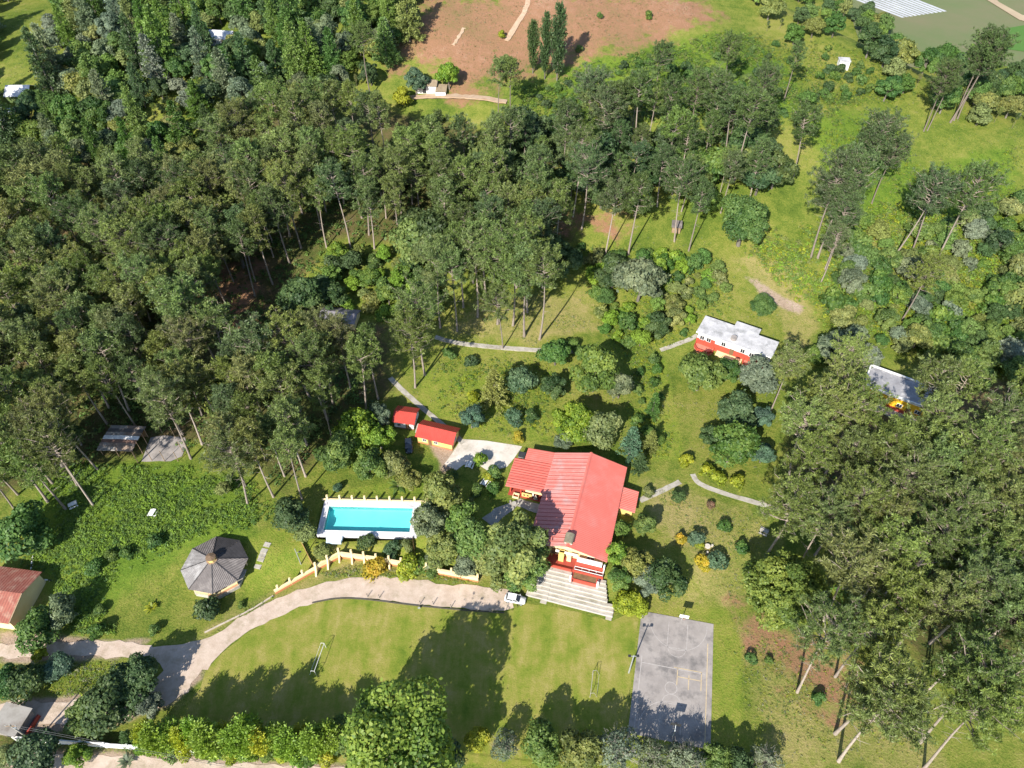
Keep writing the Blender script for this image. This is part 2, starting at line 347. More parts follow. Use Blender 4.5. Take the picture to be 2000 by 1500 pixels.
M_PATIO = mat('patio_concrete', (.66, .60, .52), (.52, .46, .39), .35, .9, .12, 8., dirt=(.40, .35, .28), dscale=.25)

edge_low = [(985, 1195), (900, 1190), (800, 1180), (720, 1170), (660, 1167), (600, 1180), (540, 1204), (490, 1232), (440, 1266), (405, 1306)]
fld = smooth_line(pts_at(edge_low), 1) + pts_at([(392, 1345), (350, 1400), (360, 1470), (700, 1490), (1000, 1492), (1180, 1490), (1222, 1440), (1248, 1192), (1195, 1212), (1060, 1182), (1030, 1180)])
tag(drape('playing_field', fld, M_LAWN, .045, 1.3, .25), 'mown grass playing field below the dirt drive', 'field', kind='structure')
road_hi = [(1000, 1150), (930, 1146), (870, 1141), (800, 1130), (700, 1124), (640, 1136), (560, 1158), (480, 1200), (420, 1238), (385, 1252), (330, 1262), (290, 1262)]
road = smooth_line(pts_at(road_hi), 1) + pts_at([(305, 1285), (320, 1310), (290, 1345), (180, 1365), (100, 1372), (50, 1368), (-60, 1380), (-60, 1420), (60, 1412), (180, 1418), (260, 1400), (310, 1385), (366, 1350), (394, 1306)]) + smooth_line(pts_at(edge_low[::-1]), 1) + pts_at([(1004, 1188), (1000, 1165)])
tag(drape('dirt_road', road, M_DIRT, .075, 1.3, .35), 'pale dirt drive curving past the pool wall', 'road', kind='structure')
trk = pts_at([(300, 1258), (220, 1250), (130, 1254), (60, 1256), (-40, 1262), (-40, 1288), (60, 1282), (150, 1279), (222, 1287), (300, 1284)])
tag(drape('dirt_track', trk, M_DIRT, .06, 1.3, .4), 'side track of dirt leading to the red roofed cottage', 'track', kind='structure')
tag(drape('public_road', pts_at([(-80, 1468), (60, 1472), (200, 1474), (330, 1481), (500, 1492), (900, 1505), (900, 1560), (-80, 1560)]), M_DIRT, .05, 1.6, .4), 'dirt road outside the white boundary wall', 'road', kind='structure')
tag(drape('patio', pts_at([(868, 906), (884, 884), (900, 858), (950, 861), (1020, 872), (1004, 895), (990, 912), (955, 921), (930, 905), (905, 908), (890, 920)]), M_PATIO, .06, 1.3, .05), 'bleached concrete patio between cabins and red house', 'patio', kind='structure')
M_FLAG = mat('path_concrete', (.46, .42, .36), (.33, .30, .25), .9, .92, .2, 9., dirt=(.25, .22, .16), dscale=.4)
for lbl, w, pl in (('narrow concrete path through the dry lawn beside the house annex', 1.3, [(1250, 978), (1275, 966), (1300, 955), (1328, 941)]),
                   ('long concrete path running down to the pine grove', 1.2, [(1353, 926), (1358, 938), (1375, 950), (1430, 969), (1490, 985), (1535, 1002)]),
                   ('concrete footpath along the foot of the tall pines', 1.4, [(850, 658), (880, 668), (950, 677), (1050, 685), (1140, 688)]),
                   ('sloping concrete path behind the red cabins', 1.3, [(762, 738), (785, 762), (815, 788), (850, 818), (880, 842), (905, 866)]),
                   ('short concrete path ending at the flat roofed white house', 1.2, [(1290, 684), (1320, 673), (1345, 664), (1362, 655)])):
    tag(strip('path', pts_at(pl), w, M_FLAG), lbl, 'path', kind='structure')
M_TRAIL = mat('trail_earth', (.47, .35, .24), (.38, .25, .16), .6, .95, .3, 6.)
tag(strip('trail', pts_at([(1032, -8), (1028, 20), (1005, 55), (990, 80)]), 1.6, M_TRAIL, .12, rag=.35), 'pale footpath climbing the bare red hill', 'trail', kind='structure')
tag(strip('trail', pts_at([(905, 55), (895, 75), (885, 88)]), 1.2, M_TRAIL, .12, rag=.3), 'short worn trail on the red hill beside the stumps', 'trail', kind='structure')
M_EDGE = mat('edge_stone', (.12, .105, .075), (.06, .055, .04), 1.5, .95)
ke = smooth_line(pts_at([(985, 1197), (900, 1192), (800, 1182), (720, 1171), (660, 1168), (610, 1178)]), 2)
mb = MB(); ke = resample(ke, 1.)
for a, b in zip(ke, ke[1:]):
    mb.bar(a + Vector((0, 0, .05)), b + Vector((0, 0, .05)), .22, .38)
tag(mb.build('kerb', M_EDGE), 'dark low edging between the drive and the playing field', 'kerb', kind='structure')
M_PALEK = mat('pale_kerb', (.55, .47, .38), (.40, .33, .26), 1.5, .9)
k2 = resample(smooth_line(pts_at([(400, 1236), (440, 1216), (490, 1192), (534, 1164)]), 1), 1.2); mb = MB()
for a, b in zip(k2, k2[1:]): mb.bar(a + Vector((0, 0, .08)), b + Vector((0, 0, .08)), .28, .3)
tag(mb.build('kerb', M_PALEK), 'pale stone edging along the upper side of the drive', 'kerb', kind='structure')

# valley fields far behind the ridge
VZ = -16.0
def atv(*l): return [atz(px_, py_, VZ) for px_, py_ in l]
M_F1 = mat('valley_crop', (.105, .16, .05), (.17, .16, .08), .016, .95, .3, 1.); M_F2 = mat('valley_bright', (.055, .15, .02), (.08, .17, .03), .03, .95); M_F3 = mat('valley_track', (.46, .36, .23), (.38, .28, .18), .05, .95)
def flat_sheet(name, poly, m, off, label, cat): return tag(MB().quad(*[(p.x, p.y, VZ + off) for p in poly]).build(name, m), label, cat, kind='structure')
flat_sheet('crop_field', atv((1690, 120), (1850, 140), (2060, 120), (2060, -60), (1840, -60), (1640, -40)), M_F1, .1, 'dull green valley field beyond the wooded ridge', 'field')
flat_sheet('crop_field', atv((1930, 62), (2060, 40), (2060, 110), (1960, 96)), M_F2, .25, 'vivid green valley field at the edge of the ridge trees', 'field')
flat_sheet('farm_track', atv((1925, 0), (1948, 14), (1990, 40), (2060, 58), (2060, 45), (1995, 30), (1950, 5), (1935, -12)), M_F3, .4, 'tan farm track across the valley fields', 'track')
M_PLAS = mat('plastic_mulch', (.40, .41, .44), (.27, .28, .30), .12, .6)
pb = atv((1762, 35), (1852, 22), (1765, -12), (1655, -6)); nr = 11
pf = thing('plastic_covered_bed', 'white plastic covered crop beds in the valley', 'crop bed', tuple(pb[0]))
for i in range(nr):
    t0, t1 = i / nr, (i + .62) / nr; o = pb[0]
    a, b = pb[0].lerp(pb[1], t0), pb[0].lerp(pb[1], t1); c, d = pb[3].lerp(pb[2], t1), pb[3].lerp(pb[2], t0); mbx = MB()
    m1, m2 = a.lerp(b, .5), d.lerp(c, .5); up = Vector((0, 0, .55)); z1 = Vector((0, 0, .1))
    vs_ = [a + z1 - o, b + z1 - o, c + z1 - o, d + z1 - o, m1 + up - o, m2 + up - o]
    mbx.add(vs_, [(0, 4, 5, 3), (4, 1, 2, 5), (0, 1, 4), (2, 3, 5)]).build('plastic_row', M_PLAS, pf)

# ------------------------------------------------------------------ building helpers
M_RED = mat('red_roof_sheet', (.66, .165, .125), (.61, .145, .108), .4, .5, dirt=(.60, .20, .16), dscale=.18, spec=.4)
M_RED2 = mat('red_roof_pinkish', (.62, .24, .20), (.57, .19, .155), .35, .5, dirt=(.50, .31, .28), dscale=.25, spec=.4)  # pinker, less saturated red for the left slope
M_REDW = mat('red_paint', (.50, .085, .05), (.42, .065, .04), .8, .8)
M_REDF = mat('red_floor', (.38, .07, .045), (.30, .05, .035), .8, .6)
M_YEL = mat('yellow_wall', (.78, .55, .20), (.72, .48, .15), .5, .85)
M_CREAM = mat('cream_wall', (.82, .66, .38), (.76, .58, .30), .5, .85)
M_WHITE = mat('white_paint', (.80, .78, .74), (.72, .70, .66), .6, .8)
M_GLASS = mat('dark_glass', (.02, .025, .03), (.035, .04, .045), 1., .1, spec=.6)
M_DARK = mat('dark_metal', (.03, .03, .032), (.05, .05, .05), 1., .5)
M_STEEL = mat('galvanised_steel', (.55, .57, .58), (.42, .44, .45), 1., .4, metal=.4)
M_ORANGE = mat('orange_plaster', (.62, .24, .11), (.54, .19, .085), .6, .85)
M_BROWN = mat('brown_wood', (.23, .13, .06), (.14, .08, .04), 1.2, .85)
M_WOOD = mat('pole_wood', (.36, .25, .15), (.24, .16, .10), 1.2, .85)
def corr_quad(mb, e0, e1, r1, r0, pitch=.45, amp=.035):
    """corrugated sheet: eave e0->e1, ridge r0->r1; ribs run from ridge to eave"""
    e0, e1, r1, r0 = map(Vector, (e0, e1, r1, r0)); n = max(2, int((e1 - e0).length / pitch)) * 2
    nr_ = (e1 - e0).cross(r0 - e0).normalized()
    if nr_.z < 0: nr_ = -nr_
    vs = []; fs = []
    for i in range(n + 1):
        t = i / n; o = nr_ * (amp if i % 2 else -amp); vs += [e0.lerp(e1, t) + o, r0.lerp(r1, t) + o]
    for i in range(n): fs.append((2 * i, 2 * i + 2, 2 * i + 3, 2 * i + 1))
    dn = nr_ * -.12; k = len(vs); vs += [e0 + dn, e1 + dn, r1 + dn, r0 + dn]; fs.append((k + 3, k + 2, k + 1, k)) if True else 0
    fs += [(k, k + 1, 2 * n, 0), (k + 1, k + 2, 2 * n + 1, 2 * n), (k + 3, k, 0, 1)]
    return mb.add(vs, fs)
def corr_tri(mb, e0, e1, c, pitch=.32, amp=.03):
    e0, e1, c = map(Vector, (e0, e1, c)); n = max(2, int((e1 - e0).length / pitch)) * 2; m = (e0 + e1) / 2; up = c - m
    nr_ = (e1 - e0).cross(up).normalized()
    if nr_.z < 0: nr_ = -nr_
    vs = []; fs = []
    for i in range(n + 1):
        t = i / n; o = nr_ * (amp if i % 2 else -amp); b = e0.lerp(e1, t); vs += [b + o, b + up * (1 - abs(2 * t - 1)) + o]
    for i in range(n): fs.append((2 * i, 2 * i + 2, 2 * i + 3, 2 * i + 1))
    return mb.add(vs, fs)
def window(parent, x, y, z, w, h, axis='x', m=M_WHITE, d=.06):
    """frame proud of the wall with a pane; axis = direction the wall runs; the outside is the -y / +x side"""
    fr = MB()
    for a0, a1, b0, b1 in ((-w / 2, w / 2, 0, .09), (-w / 2, w / 2, h - .09, h), (-w / 2, -w / 2 + .09, .09, h - .09), (w / 2 - .09, w / 2, .09, h - .09), (-.04, .04, .09, h - .09)):
        fr.box(x + a0, x + a1, y - d, y + .03, z + b0, z + b1) if axis == 'x' else fr.box(x - .03, x + d, y + a0, y + a1, z + b0, z + b1)
    f = fr.build('window', m, parent); p = MB()
    p.box(x - w / 2 + .05, x + w / 2 - .05, y - .025, y + .02, z + .05, z + h - .05) if axis == 'x' else p.box(x - .02, x + .025, y - w / 2 + .05, y + w / 2 - .05, z + .05, z + h - .05)
    p.build('pane', M_GLASS, f); return f
def door(parent, x, y, z, w, h, m=M_BROWN):
    d = MB().box(x - w / 2, x + w / 2, y - .05, y + .02, z, z + h).build('door', m, parent)
    MB().box(x + w / 2 - .15, x + w / 2 - .08, y - .1, y - .04, z + h * .45, z + h * .45 + .08).build('handle', M_STEEL, d); return d

# ------------------------------------------------------------------ main house
HO = Vector((11.2, 77.5, 2.45)); HR = R(-15.5)
hs = thing('red_roofed_house', 'large house with red sheet roof above the concrete terraces', 'house', HO, HR)
MB().box(-7.5, 7.6, 1.3, 24.6, -.6, 3.0).build('wall', M_CREAM, hs)
MB().box(-16.0, -7.5, 16.2, 21.4, -.6, 2.38).build('wall', M_CREAM, hs); MB().box(-13.8, -7.5, 21.4, 24.6, -.6, 2.5).build('wall', M_CREAM, hs)
MB().add([(-7.3, 1.5, 3.0), (7.4, 1.5, 3.0), (0, 1.5, 5.6), (-7.3, 1.7, 3.0), (7.4, 1.7, 3.0), (0, 1.7, 5.6)], [(0, 1, 2), (5, 4, 3), (0, 2, 5, 3), (1, 4, 5, 2)]).build('gable', M_CREAM, hs)
MB().add([(-7.3, 24.2, 3.0), (7.4, 24.2, 3.0), (0, 24.2, 5.6), (-7.3, 24.4, 3.0), (7.4, 24.4, 3.0), (0, 24.4, 5.6)], [(0, 1, 2), (5, 4, 3), (0, 2, 5, 3), (1, 4, 5, 2)]).build('gable', M_CREAM, hs)
r1 = MB(); corr_quad(r1, (8.4, .4, 3.1), (8.4, 25.3, 3.1), (0, 25.0, 5.95), (0, .1, 5.95), .42, .016); ro = r1.build('roof', M_RED, hs); ro['label'] = 'bright red roof slope with fine ribs'
r2 = MB(); corr_quad(r2, (-8.3, .1, 3.15), (-8.3, 25.0, 3.15), (0, 25.0, 5.93), (0, .1, 5.93), .55, .022); ro2 = r2.build('roof', M_RED2, hs); ro2['label'] = 'pinkish red roof slope'
r3 = MB(); corr_quad(r3, (-16.9, 13.4, 2.55), (-16.9, 21.6, 2.55), (-8.2, 21.6, 3.13), (-8.2, 13.4, 3.13), .55, .022); ro3 = r3.build('wing_roof', M_RED, hs); r3 = MB(); corr_quad(r3, (-14.6, 21.65, 2.70), (-14.6, 25.0, 2.70), (-8.2, 25.0, 3.13), (-8.2, 21.65, 3.13), .55, .022)
r3.build('wing_roof', M_RED, hs)
rc = MB(); rc.add([(-.35, .0, 5.86), (0, .0, 6.06), (.35, .0, 5.86), (-.35, 25.1, 5.86), (0, 25.1, 6.06), (.35, 25.1, 5.86)], [(0, 1, 4, 3), (1, 2, 5, 4)]); rc.build('ridge_cap', M_RED, ro)
sm_ = MB()
for i in range(24): v = 1.2 + i * 1.0; sm_.bar((-8.2, v, 3.24), (-.4, v, 5.88), .05, .05)
sm_.build('sheet_seam', M_REDF, ro2)
sm_ = MB()
for i in range(11): v = 14.2 + i * .72; sm_.bar((-16.8, v, 2.64), (-8.3, v, 3.21), .05, .05)
sm_.build('sheet_seam', M_REDF, ro3)
# chimney-like lantern at the front of the ridge
ch = MB().box(-.75, .75, .9, 2.7, 4.8, 6.35).build('chimney', M_WHITE, hs)
ac = MB(); n_ = 8; pr = [(-.95 * math.cos(math.pi * i / n_), 6.35 + .55 * math.sin(math.pi * i / n_)) for i in range(n_ + 1)]
ac.add([(px_, .65, z_) for px_, z_ in pr] + [(px_, 2.95, z_) for px_, z_ in pr], [(i, i + 1, n_ + 2 + i, n_ + 1 + i) for i in range(n_)] + [tuple(range(n_ + 1))[::-1], tuple(range(n_ + 1, 2 * n_ + 2))]); ac.build('chimney_cap', mat('mossy_tile', (.28, .25, .17), (.17, .15, .10), 2., .95, .3, 8.), ch)
# annex on the garden side
ax = MB().box(7.6, 11.4, 14.8, 19.6, -.6, 2.15).build('annex_wall', M_YEL, hs)
a2 = MB(); corr_quad(a2, (12.0, 14.3, 2.2), (12.0, 20.1, 2.2), (7.9, 20.1, 2.75), (7.9, 14.3, 2.75), .42, .04); a2.build('annex_roof', M_RED, hs)
# dark skylight at the notch of the wing roof
MB().box(-16.3, -14.9, 22.2, 23.6, .0, 2.35).build('water_tank_box', M_WHITE, hs); MB().box(-16.4, -14.8, 22.1, 23.7, 2.35, 2.5).build('tank_lid', M_DARK, hs)
# front porch
MB().box(-7.5, 8.2, -1.9, 1.3, -.6, .06).build('porch_floor', M_REDF, hs)
MB().box(2.3, 7.5, -.15, .1, 1.45, 3.0).build('white_panel', M_WHITE, hs)
MB().box(2.1, 7.9, -.75, -.2, 1.15, 1.4).build('red_ledge', M_REDW, hs)
rl = MB(); rl.box(2.1, 8.1, -1.05, -.95, .95, 1.05); rl.box(2.1, 8.1, -1.6, -1.5, .75, .85)
for u in (2.1, 3.6, 5.1, 6.6, 8.0): rl.box(u, u + .08, -1.04, -.96, .06, .95)
rl.build('railing', M_WHITE, hs)
MB().box(1.9, 8.2, -2.0, -1.75, .06, .8).build('low_wall', M_REDW, hs); MB().box(-3.8, 1.6, -2.0, -1.75, .06, .75).build('low_wall', M_REDW, hs)
pl = MB(); pl.box(2.0, 7.2, -3.7, -3.5, -1.2, .5); pl.box(2.0, 2.2, -3.5, -2.0, -1.2, .5); pl.box(7.0, 7.2, -3.5, -2.0, -1.2, .5); pln = pl.build('planter', M_REDW, hs)
MB().box(2.2, 7.0, -3.5, -2.02, -1.2, .32).build('soil', M_BROWN, pln)
for u, v in ((1.75, -3.5), (7.4, -3.5)): MB().box(u - .2, u + .2, v - .25, v + .25, -1.2, 1.15).build('post', M_WHITE, hs)
for u, v in ((-4.6, -1.8), (8.0, -.3)): MB().box(u - .16, u + .16, v - .16, v + .16, 0, 2.9).build('post', M_WHITE, hs)
MB().box(-1.6, -.5, -.2, .9, .06, 2.9).build('yellow_pier', M_YEL, hs); MB().box(.1, 1.0, .2, 1.25, .06, 2.7).build('yellow_pier', M_CREAM, hs); MB().box(-2.4, 2.2, .3, .7, 2.6, 2.9).build('beam', M_WHITE, hs)
door(hs, -2.8, 1.28, .06, 1.3, 2.2, M_BROWN)
for u in (-6.2, -4.6): window(hs, u, 1.28, 1.0, 1.1, 1.1)
window(hs, 4.9, 1.28, 1.0, 1.6, 1.2)
for v in (4, 8, 12, 22.5): window(hs, 7.62, v, 1.0, 1.4, 1.1, 'y')
# veranda of the wing
MB().box(-16.2, -7.5, 13.0, 16.2, -.6, .04).build('veranda_floor', M_REDF, hs)
MB().box(-12.3, -7.6, 13.55, 13.75, 1.85, 2.5).build('beam', M_CREAM, hs); MB().box(-13.4, -7.6, 13.9, 14.1, 1.55, 1.8).build('beam', M_REDW, hs)
for u in (-15.8, -13.4, -10.6, -7.9): MB().box(u - .13, u + .13, 13.8, 14.06, .04, 2.5).build('post', M_REDW if u < -12 else M_WHITE, hs)
for u in (-9.9, -8.3): MB().add([(u - .5, 13.3, .04), (u + .5, 13.3, .04), (u, 13.5, 1.7), (u - .5, 13.6, .04), (u + .5, 13.6, .04), (u, 13.6, 1.7)], [(0, 1, 2), (5, 4, 3), (0, 2, 5, 3), (1, 4, 5, 2)]).build('stair_cheek', M_CONC, hs)
MB().box(-13.1, -10.8, 13.4, 13.6, .04, 1.25).build('parapet', M_YEL, hs)
for u in (-12.5, -11.7): MB().box(u - .22, u + .22, 13.32, 13.42, .55, .95).build('vent', M_DARK, hs)
MB().box(-13.1, -7.6, 12.4, 13.0, -.6, -.1).build('veranda_step', M_CONC, hs)
bx_ = MB(); bx_.box(-15.0, -13.6, 12.4, 12.55, 0, .6); bx_.box(-15.0, -13.6, 13.4, 13.55, 0, .6); bx_.box(-15.0, -14.85, 12.55, 13.4, 0, .6); bx_.box(-13.75, -13.6, 12.55, 13.4, 0, .6); bx_.build('planter_box', M_CREAM, hs)
door(hs, -9.2, 16.18, .04, 1.0, 2.1); door(hs, -14.6, 16.18, .04, 1.0, 2.1)
window(hs, -12, 16.18, .9, 1.4, 1.1)
M_PAVE = mat('paving', (.40, .37, .32), (.28, .25, .21), 1., .9, .2, 8.)
def hl(u, v): c, s = math.cos(HR), math.sin(HR); return Vector((HO.x + u * c - v * s, HO.y + u * s + v * c, 0))
tag(drape('courtyard_paving', [hl(-17.2, 9.5), hl(-13.2, 12.6), hl(-7.7, 12.2), hl(-7.7, 10), hl(-13.5, 10.6), hl(-17, 4), hl(-20, 5.5)], M_PAVE, .07, 1.2, .2), 'shaded grey paving in the angle of the red house', 'paving', kind='structure')

# terraces below the house
st = thing('terraced_steps', 'wide weathered concrete terraces descending to the playing field', 'steps', Vector((HO.x, HO.y, 0)), HR)
M_STEP = mat('step_concrete', (.50, .45, .375), (.36, .32, .265), .9, .92, .2, 9., dirt=(.27, .24, .18), dscale=.45)
M_NOSE = mat('step_nosing', (.66, .62, .55), (.50, .46, .40), 1.2, .9)
for k in range(8):
    v0 = -8.4 + k * .80; zt = .30 * (k + 1); v1 = v0 + .80 if k < 7 else -1.95; x1 = 11.6 - (.0 if k < 3 else 1.6 + .25 * (k - 3))
    s = MB().box(-6.4 + .12 * k, x1, v0, v1, -.6, zt).build('step', M_STEP, st); MB().box(-6.4 + .12 * k, x1, v0 - .05, v0 + .18, zt + .003, zt + .05).build('nosing', M_NOSE, s)
for k in range(5): MB().box(-3.2, -1.9, -9.1 + k * .80, -9.1 + k * .80 + .69, -.5, .17 + .30 * k).build('stair_tread', M_STEP, st)
for k in range(4): MB().box(10.3, 11.5, -9.05 + k * .8, -9.05 + k * .8 + .64, -.5, .16 + .3 * k).build('stair_tread', M_STEP, st)
MB().box(2.2, 2.3, -4.4, -3.85, 2.4, 3.1).build('post', M_DARK, st)

# ------------------------------------------------------------------ two red cabins and flat-roofed houses
def gable_house(name, label, p0, rz, L, W, hw, hr, m_wall, m_roof, over=.4, base=None, zoff=0., group=None):
    """L along local x, W along y, ridge along x; origin at the middle of the front (-y) side"""
    t = thing(name, label, 'house', p0, rz, group)
    MB().box(-L / 2, L / 2, 0, W, -.8, hw).build('wall', m_wall, t)
    for sx in (-1, 1): xx = sx * L / 2; MB().add([(xx, 0, hw), (xx, W, hw), (xx, W / 2, hr), (xx - sx * .15, 0, hw), (xx - sx * .15, W, hw), (xx - sx * .15, W / 2, hr)], [(0, 1, 2), (5, 4, 3), (0, 2, 5, 3), (1, 4, 5, 2)]).build('gable', m_wall, t)
    sl = (hr - hw) / (W / 2); a = MB(); corr_quad(a, (-L / 2 - over, -over, hw - sl * over + .12), (L / 2 + over, -over, hw - sl * over + .12), (L / 2 + over, W / 2, hr + .12), (-L / 2 - over, W / 2, hr + .12), .4, .035); a.build('roof', m_roof, t)
    a = MB(); corr_quad(a, (-L / 2 - over, W + over, hw - sl * over + .12), (L / 2 + over, W + over, hw - sl * over + .12), (L / 2 + over, W / 2, hr + .12), (-L / 2 - over, W / 2, hr + .12), .4, .035); a.build('roof', m_roof, t)
    if base: MB().box(-L / 2 - .02, L / 2 + .02, -.02, W + .02, -.8, base[0]).build('plinth', base[1], t)
    return t
M_RED3 = mat('red_cabin_roof', (.50, .065, .045), (.42, .05, .035), .5, .5, spec=.4)
p = at(850, 872); c2 = gable_house('cabin', 'yellow cabin with red roof at the edge of the concrete patio', (p.x, p.y, gz(p.x, p.y)), R(-16.5), 8.6, 4.6, 2.7, 4.0, M_YEL, M_RED3, .45, (.5, M_ORANGE))
for u in (-2.6, .3): window(c2, u, -.02, 1.0, 1.0, 1.0)
door(c2, -1.2, -.02, .1, .9, 2.0); window(c2, 4.32, 2.3, 1.0, 1.0, 1.0, 'y')
p = at(790, 838); c1 = gable_house('cabin', 'smaller red roofed cabin half hidden under the trees', (p.x, p.y, gz(p.x, p.y)), R(-10), 4.8, 4.6, 2.6, 3.7, M_WHITE, M_RED3, .4, (.45, M_BROWN))
window(c1, -1.2, -.02, 1., .9, .9); door(c1, .9, -.02, .1, .9, 2.0); window(c1, 2.42, 2.2, 1., .9, .9, 'y')
mb = MB()
for k in range(5): mb.box(2.8, 3.9, -.6 + k * .5, -.2 + k * .5, -.3, .15 + .12 * k)
mb.build('stair', M_CONC, c1)

# white flat-roofed house with red balconies
q0, q1 = atz(1361, 646, 8.4), atz(1520, 669, 8.4); rz2 = R(-29.5)
base2 = at(1362, 668); z2 = gz(58, 140)
h2 = thing('flat_roofed_house', 'white house with stained flat grey roof and red balconies', 'house', (q0.x, q0.y, z2), rz2)
M_FLAT = mat('stained_flat_roof', (.60, .58, .57), (.40, .39, .39), .5, .85, .1, 6., dirt=(.30, .295, .29), dscale=.4)
HT = 8.4 - z2
MB().box(.5, 19.6, .3, 6.2, -1.5, HT - .25).build('wall', M_WHITE, h2); MB().box(8.3, 14.2, 6.2, 8.5, -1.5, HT - .25).build('wall', M_WHITE, h2)
f2 = MB().prism([(0, -.3), (20.0, -.3), (20.0, 6.4), (14.6, 6.4), (14.6, 8.9), (8.0, 8.9), (8.0, 6.9), (0, 6.9)], HT - .25, HT).build('roof', M_FLAT, h2)
MB().box(.0, 20.0, -.42, -.3, HT - .32, HT + .16).build('fascia', M_WHITE, f2)
MB().cyl(9.4, 1.6, HT, HT + .9, .75, 16).build('water_tank', M_CONC_D, h2)
MB().box(.4, 19.7, -.05, .3, -1.5, HT * .42).build('red_base', M_REDW, h2)
for u0, u1 in ((.6, 5.6), (13.6, 18.8)):
    bl = MB(); bl.prism([(u0, 0), (u0, -1.6), (u0 + 1.1, -2.7), (u1 - 1.1, -2.7), (u1, -1.6), (u1, 0)], -1.6, .15); fl = bl.build('balcony_floor', mat('terracotta_floor', (.60, .23, .16), (.52, .18, .12), .8, .8), h2)
    bw = MB(); pp = [(u0, -.05), (u0, -1.6), (u0 + 1.1, -2.7), (u1 - 1.1, -2.7), (u1, -1.6), (u1, -.05)]
    for a, b in zip(pp, pp[1:]): bw.bar((*a, .5), (*b, .5), .16, .75)
    bw.build('balcony_wall', M_REDW, fl)
    MB().box(u1 - 1.4, u1 - .3, -.2, -.05, .15, HT * .7).build('red_pier', M_REDW, h2)
for u in (1.8, 3.6, 7.5, 12.6, 15, 16.8): window(h2, u, -.06 if u not in (7.5, 12.6) else .28, HT * .45, 1.2, HT * .33)
MB().box(6.4, 13.2, -1.5, -.06, -1.6, .12).build('porch', M_CREAM, h2); door(h2, 10, -.06, .1, 1.1, 2.0)
# yellow house buried in the pines
q0 = atz(1686, 752, 7.2); zz = gz(q0.x + 8, q0.y)
h3 = thing('yellow_house', 'yellow house with white edged grey flat roof buried among pines', 'house', (q0.x, q0.y, zz), R(-31)); HT = 7.2 - zz
MB().box(.4, 15.6, .4, 7.6, -1.5, HT - .25).build('wall', mat('bright_yellow_wall', (.85, .50, .03), (.75, .40, .02), .6, .85), h3)
MB().box(.1, 15.9, .1, 7.9, HT - .25, HT).build('roof', mat('grey_flat_roof', (.34, .33, .34), (.22, .215, .225), .5, .85, dirt=(.5, .48, .47)), h3)
pw = MB(); pw.box(0, 16, -.1, .25, HT - .3, HT + .35); pw.box(0, 16, 7.75, 8.1, HT - .3, HT + .35); pw.box(-.1, .25, .25, 7.75, HT - .3, HT + .35); pw.box(15.75, 16.1, .25, 7.75, HT - .3, HT + .35); pw.build('parapet', M_WHITE, h3)
MB().box(.3, 15.7, -.0, .4, -1.5, .9).build('red_base', M_REDF, h3); MB().box(-.5, 15, -2.2, -.0, -1.5, .12).build('terrace', M_CONC, h3)
for u in (3.2, 6.3, 9.4, 13.6): window(h3, u, .38, 1.3, 1.3, 1.2)
door(h3, 11.6, .38, .1, 1., 2.1)
# hidden grey roof in the wood
p = at(660, 640); h4 = gable_house('shed_house', 'long grey sheet roofed shed hidden among the pines', (p.x, p.y, p.z), R(-10), 9.5, 5.0, 2.4, 3.4, M_CREAM, mat('grey_roof', (.25, .23, .25), (.16, .15, .165), .8, .6), .4)
# small adobe house on the hill
p = at(842, 182); h5 = gable_house('hill_cottage', 'small whitewashed cottage with tan tile roof under the red hill', (p.x - 1.5, p.y, p.z), R(-4), 6.6, 4.2, 2.6, 3.6, M_WHITE, mat('tan_tile', (.33, .26, .17), (.24, .18, .12), 1., .9), .35)
door(h5, -.6, -.02, 0, 1.1, 2.1, M_DARK); MB().box(3.3, 6.6, -1.6, 1.6, -.8, 1.5).build('lean_to_wall', M_WHITE, h5)
a = MB(); corr_quad(a, (3.2, -1.9, 1.55), (6.9, -1.9, 1.55), (6.9, 1.9, 2.4), (3.2, 1.9, 2.4), .4, .03); a.build('lean_to_roof', MATS['tan_tile'], h5)
MB().bar(pts_at([(803, 192)])[0], pts_at([(866, 196)])[0], .8, .5)
tag(strip('trail', pts_at([(800, 192), (830, 190), (870, 188), (920, 192), (990, 200)]), 2.4, M_TRAIL, .12, rag=.3), 'pale track in front of the whitewashed hill cottage', 'trail', kind='structure')
# white tank hut on the green hill
p = at(1645, 131); t = t_hut = thing('water_hut', 'white concrete water hut standing alone on the green hill', 'hut', p, R(-8))
MB().box(-1.7, 1.7, -1.5, 1.5, -.5, 2.5).build('wall', M_WHITE, t); MB().box(-1.9, 1.9, -1.7, 1.7, 2.5, 2.7).build('roof', M_FLAT, t); MB().box(-.5, .5, -1.56, -1.5, .1, 1.8).build('door', M_STEEL, t)
# far white roofs in the wood
p = at(432, 90); h6 = gable_house('far_house', 'far white roofed house deep in the wood', (p.x, p.y, p.z), R(-8), 8.5, 6, 2.6, 4.2, M_WHITE, mat('white_sheet', (.72, .72, .74), (.55, .55, .57), .7, .5), .3)
window(h6, -2, -.02, 1., 1.2, 1.1); door(h6, 1., -.02, 0, 1., 2.1)
p = at(37, 200); h7 = gable_house('far_house', 'white sheet roofed house beside the bright far clearing', (p.x, p.y, p.z), R(2), 7.6, 7.5, 2.2, 4.2, MATS['valley_crop'], MATS['white_sheet'], .3)
p = at(8, 238); h8 = gable_house('far_house', 'low pale roof below the white sheet roofed house', (p.x, p.y, p.z), R(-12), 8, 5, 2.2, 3.0, M_WHITE, MATS['white_sheet'], .3)
